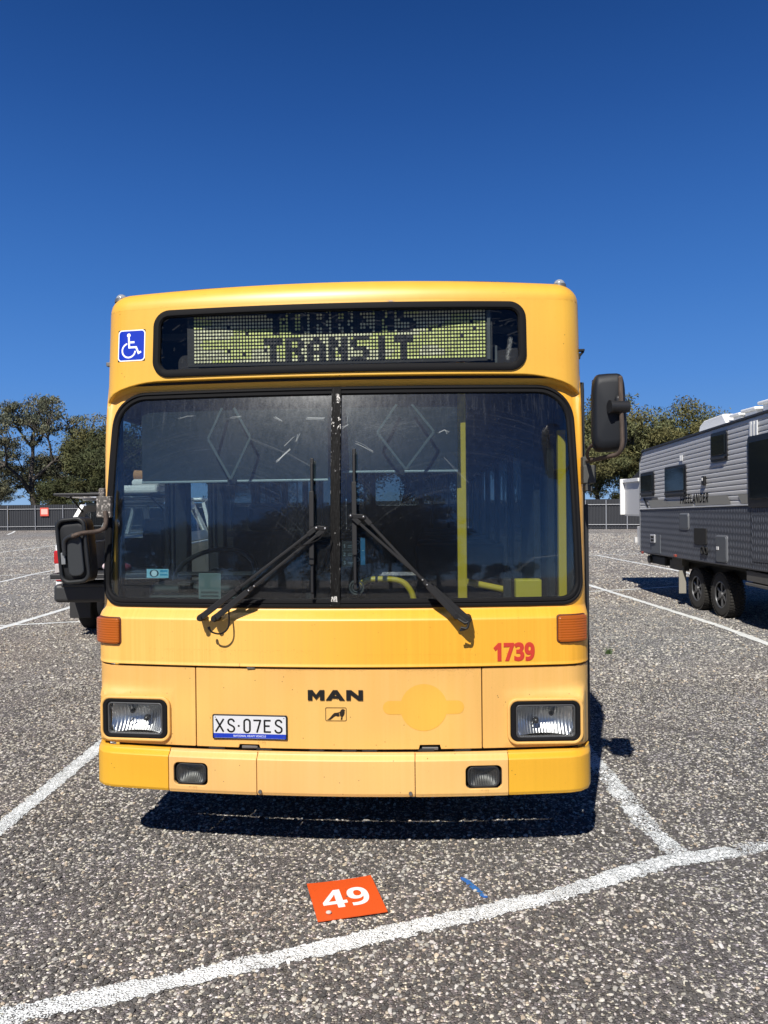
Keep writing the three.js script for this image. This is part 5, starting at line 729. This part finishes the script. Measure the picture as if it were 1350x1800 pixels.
  ribbed(0.50, 1.42, 1.665, 1.80, 0.12, decalM); ribbed(1.46, 2.52, 1.665, 1.765, 0.10, decalM); ribbed(2.58, 3.86, 1.665, 1.80, 0.12, decalM); ribbed(4.20, 4.51, 1.665, 1.79, 0.10, decalM); ribbed(0.22, 1.0, 1.80, 1.845, 0.03, std(lin(0.10, 0.095, 0.085), 0.55)); ribbed(0.20, 0.29, 1.665, 1.86, 0.24, std(lin(0.012, 0.012, 0.012), 0.5));
  { const t = textShape('FREELANDER', 0.19, 0.86), b = t.boundingBox; t.scale(1.13 / (b.max.x - b.min.x), 0.15 / (b.max.y - b.min.y), 1); const p = t.attributes.position; for (let i = 0; i < p.count; i++) p.setX(i, p.getX(i) + 0.18 * p.getY(i)); t.rotateY(-Math.PI / 2).rotateX(-0.0172).translate(-0.026, 1.705 + 0.0172 * 2.1, 2.08); obj('name_lettering', t, phys(lin(0.004, 0.004, 0.004), 0.7, { specularIntensity: 0.2, side: THREE.DoubleSide }), cv); }
  // on the roof
  const white = phys(lin(0.78, 0.78, 0.76), 0.4);
  { const a = sub('roof_air_conditioner', cv); const pts = [[1.72, 0.02], [1.84, 0.26], [2.0, 0.33], [2.7, 0.36], [2.86, 0.2], [2.86, 0.02]]; obj('cover', new THREE.ExtrudeGeometry(shapeOf(pts), { depth: 0.7, bevelEnabled: true, bevelSize: 0.02, bevelThickness: 0.03, bevelSegments: 2 }).rotateY(-Math.PI / 2).translate(1.15, yt(2.2) - 0.03, 0), white, a); obj('grille', [bx(0.45, 0.46, yt(2.2) + 0.16, yt(2.2) + 0.2, 2.05, 2.6, 0)], dark, a); }
  for (const [z, h, d] of [[3.05, 0.26, 0.34], [3.5, 0.27, 0.46], [4.15, 0.30, 0.7], [5.2, 0.32, 0.9]]) obj('roof_hatch', [box(0.6, 0.05, d, 0.75, yt(z) + h, z, 0.02), box(0.5, h, d * 0.8, 0.75, yt(z) + h / 2 - 0.02, z, 0.02)], white, cv);
  obj('aerial', rod(V(0.75, yt(3.6), 3.62), V(0.73, yt(3.6) + 0.5, 3.62), 0.012), white, cv);
  // slide-out at the rear
  { const s = sub('slide_out', cv); obj('box', [bx(0.0, 1.9, 1.53, 2.22, -1.0, -0.02, 0.02)], phys(lin(0.55, 0.55, 0.55), 0.5), s); obj('lip', [bx(-0.09, 1.95, 1.52, 2.27, -1.04, -0.99, 0.012), bx(-0.045, 0.02, 2.19, 2.26, -0.99, -0.02, 0.008)], phys(lin(0.78, 0.78, 0.77), 0.4), s); obj('base', bx(-0.005, 1.9, 1.50, 1.545, -0.99, -0.02, 0.006), std(lin(0.4, 0.4, 0.4), 0.5), s); obj('black_cover', new THREE.ExtrudeGeometry(shapeOf([[-0.72, 2.265], [-0.03, 2.265], [-0.03, 2.47]]), { depth: 1.8, bevelEnabled: false }).rotateY(-Math.PI / 2).translate(1.85, 0, 0), std(lin(0.012, 0.013, 0.018), 0.8), s); }
  obj('rear_bar', [bx(0.0, 0.05, 0.92, 1.3, -0.22, -0.02, 0.01), bx(-0.05, 0.0, 0.97, 1.08, -0.26, -0.2, 0.006), bx(0.05, 2.0, 0.95, 1.02, -0.2, -0.05, 0.01)], std(lin(0.55, 0.55, 0.55), 0.5), cv);
  // running gear
  obj('chassis_rail', [bx(0.28, 0.36, 0.6, 0.76, 0.2, LENC, 0), bx(1.95, 2.03, 0.6, 0.76, 0.2, LENC, 0)], dark, cv); obj('water_tank', [bx(0.05, 0.5, 0.61, 0.77, 0.34, 1.15, 0.03), cyl(0.075, 0.075, 0.05, 16).rotateZ(Math.PI / 2).translate(0.03, 0.69, 0.42)], std(lin(0.02, 0.02, 0.02), 0.7), cv);
  obj('suspension_arm', [bx(0.1, 0.2, 0.58, 0.74, 1.25, 1.9, 0.01), bx(0.05, 0.16, 0.68, 0.82, 1.5, 1.95, 0.01)], std(lin(0.09, 0.085, 0.07), 0.7), cv); obj('mud_flap', bx(-0.02, 0.10, 0.21, 0.60, 1.98, 2.0, 0.004), std(lin(0.25, 0.235, 0.2), 0.8), cv);
  obj('side_step', [bx(-0.02, 0.3, 0.60, 0.64, 4.4, 5.1, 0.006), bx(0.0, 0.04, 0.66, 0.8, 4.4, 5.2, 0.004)], std(lin(0.12, 0.115, 0.11), 0.6, 0.3), cv);
  obj('underfloor', [bx(0.1, 2.3, 0.76, 0.80, 0.1, LENC, 0)], dark, cv);
  const tyreM = std(lin(0.032, 0.030, 0.027), 0.9), alloy = std(lin(0.15, 0.153, 0.16), 0.4, 0.7), wheel = (x, z) => {
    const w = sub('wheel', cv, [x, 0.342, z]), pr = [[0.21, -0.115], [0.31, -0.122], [0.345, -0.10], [0.35, 0], [0.345, 0.10], [0.31, 0.122], [0.21, 0.115]].map((p) => new THREE.Vector2(...p)), blocks = [];
    for (let i = 0; i < 44; i++) for (const [o, t, wd] of [[-0.088, 0, 0.06], [-0.03, 0.5, 0.045], [0.03, 0, 0.045], [0.088, 0.5, 0.06]]) blocks.push(new THREE.BoxGeometry(wd, 0.02, 0.032).translate(o, 0.351, 0).rotateX(((i + t) / 44) * 2 * Math.PI));
    obj('tyre', [new THREE.LatheGeometry(pr, 48).rotateZ(Math.PI / 2), ...blocks], tyreM, w);
    const sp = []; for (let i = 0; i < 6; i++) sp.push(box(0.03, 0.15, 0.05, -0.085, 0.115, 0, 0.01).rotateX((i / 6) * 2 * Math.PI)); sp.push(cyl(0.055, 0.06, 0.06, 20).rotateZ(Math.PI / 2).translate(-0.095, 0, 0), new THREE.TorusGeometry(0.205, 0.014, 10, 40).rotateY(Math.PI / 2).translate(-0.105, 0, 0));
    obj('rim', sp, alloy, w); obj('brake_drum', cyl(0.2, 0.2, 0.1, 28).rotateZ(Math.PI / 2).translate(-0.02, 0, 0), dark, w); w.scale.setScalar(0.965);
  };
  for (const z of [2.46, 3.36]) { wheel(0.20, z); wheel(2.2, z); }
}
// ------------------------------------------------------------------ utility vehicle behind the bus, tail open
{
  const u = thing('white_ute', 'white ute with canopy, its dark tailgate and rear hatch open, parked behind the bus', 'ute', [-3.57, 0, -10.4]); // own +z is its tail, towards the viewer
  const white = phys(lin(0.75, 0.76, 0.76), 0.3, { clearcoat: 0.6 }), black = phys(lin(0.018, 0.018, 0.02), 0.5), inner = std(lin(0.008, 0.008, 0.009), 0.9), pane = glass(0.35, 0.38, 0.39, 1.5);
  obj('body_side', [bx(-0.9, -0.80, 0.62, 1.28, -5.1, 0, 0.03), bx(0.80, 0.9, 0.62, 1.28, -5.1, 0, 0.03)], white, u);
  obj('tray', [bx(-0.8, 0.8, 0.80, 0.85, -1.6, 0.0, 0.005), bx(-0.8, 0.8, 0.5, 0.8, -1.6, -0.1, 0.01), bx(-0.8, 0.8, 0.82, 1.3, -1.64, -1.6, 0)], inner, u);
  obj('tailgate', [box(1.52, 0.075, 0.46, 0, 0.885, 0.26, 0.02), box(1.40, 0.01, 0.3, 0, 0.927, 0.26, 0.003)], black, u);
  obj('tailgate_trim', bx(-0.74, 0.74, 0.845, 0.852, 0.05, 0.492, 0.002), std(lin(0.3, 0.3, 0.31), 0.4, 0.4), u);
  obj('rear_bumper', [box(1.72, 0.25, 0.24, 0, 0.63, 0.05, 0.06), box(1.5, 0.05, 0.2, 0, 0.74, 0.08, 0.02)], phys(lin(0.03, 0.031, 0.033), 0.5), u);
  for (const g of [-1, 1]) {
    const l = sub('tail_lamp', u); obj('red_lens', [box(0.12, 0.19, 0.09, g * 0.852, 1.105, -0.02, 0.03), box(0.10, 0.10, 0.08, g * 0.84, 0.83, -0.02, 0.02)], phys(lin(0.42, 0.01, 0.012), 0.15, { clearcoat: 1 }), l); obj('clear_lens', box(0.11, 0.17, 0.09, g * 0.848, 0.945, -0.02, 0.03), phys(lin(0.6, 0.56, 0.55), 0.12, { clearcoat: 1, metalness: 0.3 }), l);
    obj('mud_flap', box(0.30, 0.34, 0.02, g * 0.76, 0.38, -0.5, 0.008), phys(lin(0.028, 0.028, 0.029), 0.55), u);
    for (const z of [-0.92, -4.05]) { const w = sub('wheel', u, [g * 0.72, 0.37, z]); obj('tyre', new THREE.LatheGeometry([[0.22, -0.12], [0.33, -0.125], [0.365, -0.1], [0.37, 0], [0.365, 0.1], [0.33, 0.125], [0.22, 0.12]].map((p) => new THREE.Vector2(...p)), 40).rotateZ(Math.PI / 2), std(lin(0.014, 0.014, 0.014), 0.9), w); obj('rim', cyl(0.22, 0.22, 0.16, 24).rotateZ(Math.PI / 2), std(lin(0.35, 0.35, 0.36), 0.35, 0.7), w); }
    // canopy side: white shell, narrower at the top
    const sd = new THREE.ExtrudeGeometry(shapeOf([[-1.62, 1.28], [0.0, 1.28], [-0.22, 1.86], [-1.55, 1.90]], [[-1.4, 1.42], [-0.32, 1.42], [-0.42, 1.76], [-1.4, 1.78]]), { depth: 0.05, bevelEnabled: false }).rotateY(-Math.PI / 2).translate(0.025, -1.28, 0).rotateZ(g * 0.42).translate(g * 0.84, 1.28, 0);
    obj('canopy_side', sd, white, u); obj('canopy_window', grid(1, 1, (a, b) => [0, mix(1.40, 1.80, b) - 1.28, mix(-1.42, -0.30, a)]).rotateZ(g * 0.42).translate(g * 0.84, 1.28, 0), pane, u);
    obj('hatch_stay', rod(V(g * 0.52, 1.925, 0.42), V(g * 0.56, 1.72, -0.12), 0.012), black, u);
  }
  obj('canopy_roof', [bx(-0.60, 0.60, 1.87, 1.92, -1.6, -0.2, 0.02)], white, u);
  { const h = sub('rear_hatch', u, [0, 1.90, -0.18], [-0.03, 0, 0]); obj('frame', [bx(-0.62, 0.62, 0.0, 0.035, 0.0, 0.86, 0.012)], black, h); obj('pane', bx(-0.52, 0.52, -0.008, -0.002, 0.1, 0.76, 0), phys(lin(0.10, 0.12, 0.12), 0.08, { clearcoat: 1 }), h); }
  obj('hatch_ledge', [bx(-0.52, 0.52, 1.80, 1.84, -0.25, -0.12, 0.015)], phys(lin(0.2, 0.24, 0.24), 0.35), u);
  obj('roof_rack', [bar(V(-0.6, 1.97, -1.1), V(0.6, 1.97, -1.1), 0.05, 0.03), bar(V(-0.6, 1.97, -0.5), V(0.6, 1.97, -0.5), 0.05, 0.03), bx(-0.52, -0.46, 1.91, 1.97, -1.13, -1.07, 0.01), bx(0.46, 0.52, 1.91, 1.97, -1.13, -1.07, 0.01), bx(-0.52, -0.46, 1.91, 1.97, -0.53, -0.47, 0.01), bx(0.46, 0.52, 1.91, 1.97, -0.53, -0.47, 0.01)], black, u);
  // cab
  const cab = [[-4.4, 1.28], [-1.66, 1.28], [-1.75, 1.86], [-2.1, 1.92], [-3.2, 1.90], [-3.7, 1.72]];
  for (const g of [-1, 1]) obj('cab_side', new THREE.ExtrudeGeometry(shapeOf(cab, [[-3.9, 1.34], [-2.85, 1.34], [-2.85, 1.80], [-3.3, 1.80]], [[-2.75, 1.34], [-1.85, 1.34], [-1.9, 1.78], [-2.75, 1.80]]), { depth: 0.05, bevelEnabled: false }).rotateY(-Math.PI / 2).translate(0.025, -1.28, 0).rotateZ(g * 0.26).translate(g * 0.86, 1.28, 0), white, u);
  obj('cab_roof', bx(-0.70, 0.70, 1.86, 1.92, -3.3, -1.75, 0.03), white, u); obj('bonnet', [bx(-0.85, 0.85, 0.62, 1.22, -5.2, -4.3, 0.08)], white, u); obj('cab_seat', [box(0.45, 0.75, 0.15, -0.38, 1.2, -2.9, 0.05), box(0.45, 0.75, 0.15, 0.38, 1.2, -2.9, 0.05), box(0.24, 0.18, 0.1, -0.38, 1.66, -2.92, 0.04), box(0.24, 0.18, 0.1, 0.38, 1.66, -2.92, 0.04)], inner, u);
  obj('rear_cab_window', grid(1, 1, (a, b) => [mix(-0.66, 0.66, a), mix(1.34, 1.80, b), -1.70]), pane, u); obj('licence_lamp', box(0.3, 0.04, 0.04, 0, 0.78, 0.17, 0.01), black, u);
  const load = thing('roof_bundle', 'white and tan bundle lashed on the roof of the white ute', 'bundle', [-3.50, 1.985, -11.2]);
  obj('cover', [box(0.62, 0.10, 0.8, 0, 0.05, 0, 0.04), box(0.42, 0.10, 0.6, 0.12, 0.14, 0, 0.045)], std(lin(0.7, 0.68, 0.64), 0.8), load); obj('tan_roll', cyl(0.07, 0.07, 0.5, 16).rotateZ(1.5).translate(0.15, 0.24, 0.1), std(lin(0.5, 0.24, 0.09), 0.85), load);
  const bag = thing('tray_bag', 'white and maroon bag lying in the open tray of the ute', 'bag', [-3.58, 0.93, -10.15]);
  obj('bag_body', new THREE.SphereGeometry(1, 18, 12).scale(0.15, 0.075, 0.13).translate(0, 0.065, 0), std(lin(0.62, 0.5, 0.52), 0.85), bag); obj('maroon_fold', new THREE.SphereGeometry(1, 14, 10).scale(0.12, 0.06, 0.1).translate(0.12, 0.05, 0.03), std(lin(0.16, 0.02, 0.04), 0.85), bag);
}
// ------------------------------------------------------------------ bay number plate lying on the stones
{
  const t = thing('bay_number_plate', 'orange plate with the white number 49 lying on the gravel', 'sign', [-0.188, 0.013, -3.397], R(14.1));
  t.rotation.x = 0.012;
  const scuffed = canvasTex(256, 256, (c, w, h) => { const q = rng(41); c.fillStyle = '#f6f6f6'; c.fillRect(0, 0, w, h); for (let i = 0; i < 260; i++) { const v = 190 + 60 * q(); c.strokeStyle = `rgba(${v},${v * 0.95},${v * 0.9},${0.08 + 0.2 * q()})`; c.lineWidth = 0.6 + 1.4 * q(); const x = w * q(), y = h * q(); c.beginPath(); c.moveTo(x, y); c.lineTo(x + 36 * (q() - 0.5), y + 20 * (q() - 0.5)); c.stroke(); } for (let i = 0; i < 120; i++) { c.fillStyle = `rgba(90,60,50,${0.1 + 0.3 * q()})`; c.fillRect(w * q(), h * q(), 1 + 2 * q(), 1 + 2 * q()); } });
  const sheet = uvBy(grid(10, 10, (u, v) => [(u - 0.5) * 0.302, 0.0021 + 0.004 * Math.pow(Math.abs(2 * u - 1), 3) * v, (0.5 - v) * 0.318]), (x, y, z) => [x / 0.302 + 0.5, 0.5 - z / 0.318]), under = sheet.clone().translate(0, -0.0042, 0);
  obj('plate', [sheet, under, ...[[0, 1], [1, 1], [2, 1], [3, 1]].map(([k]) => grid(10, 1, (u, v) => { const s = [[u, 0], [1, u], [1 - u, 1], [0, 1 - u]][k], y = 0.0021 + 0.004 * Math.pow(Math.abs(2 * s[0] - 1), 3) * s[1] - 0.0042 * (1 - v); return [(s[0] - 0.5) * 0.302, y, (0.5 - s[1]) * 0.318]; }))], phys(lin(0.68, 0.088, 0.012), 0.5, { map: scuffed }), t);
  const num = (str, cx, w) => { const g = textShape(str, 0.25), b = g.boundingBox, h = 0.152; g.scale(w / (b.max.x - b.min.x), h / (b.max.y - b.min.y), 1); g.computeBoundingBox(); g.translate(cx - w / 2, -g.boundingBox.min.y - 0.078, 0); return g; };
  obj('number', merge([num('4', -0.053, 0.108), num('9', 0.057, 0.094)]).rotateX(-Math.PI / 2).translate(0, 0.0032, 0), std(lin(0.78, 0.78, 0.76), 0.5), t);
  obj('screw_hole', cyl(0.005, 0.005, 0.001, 12).translate(0.006, 0.0026, -0.006), std(lin(0.1, 0.08, 0.07), 0.7), t);
  const p = thing('pebble', 'single pale pebble resting on the orange number plate', 'stone', [-0.254, 0.0145, -3.262]); const s = new THREE.IcosahedronGeometry(0.0105, 1).toNonIndexed(); s.scale(1.2, 0.7, 1).translate(0, 0.006, 0); s.computeVertexNormals(); obj('stone', s, std(lin(0.5, 0.46, 0.4), 0.85), p);
}
{ // small weed in the gravel
  const w = thing('weed', 'tiny green weed growing in the gravel between bus and caravan', 'plant', [2.6, 0, -8.95]); const rnd = rng(77), b = []; for (let i = 0; i < 46; i++) { const a = rnd() * 6.28, L = 0.05 + 0.07 * rnd(), t = 0.5 + 0.7 * rnd(); b.push(grid(1, 2, (u, v) => [(u - 0.5) * 0.012 * (1 - v), L * v * Math.sin(t), L * v * Math.cos(t)]).rotateY(a).translate(0.05 * (rnd() - 0.5), 0, 0.05 * (rnd() - 0.5))); }
  obj('leaves', b, phys(lin(0.05, 0.09, 0.025), 0.8, { side: THREE.DoubleSide }), w);
}
renderer.render(scene, camera);
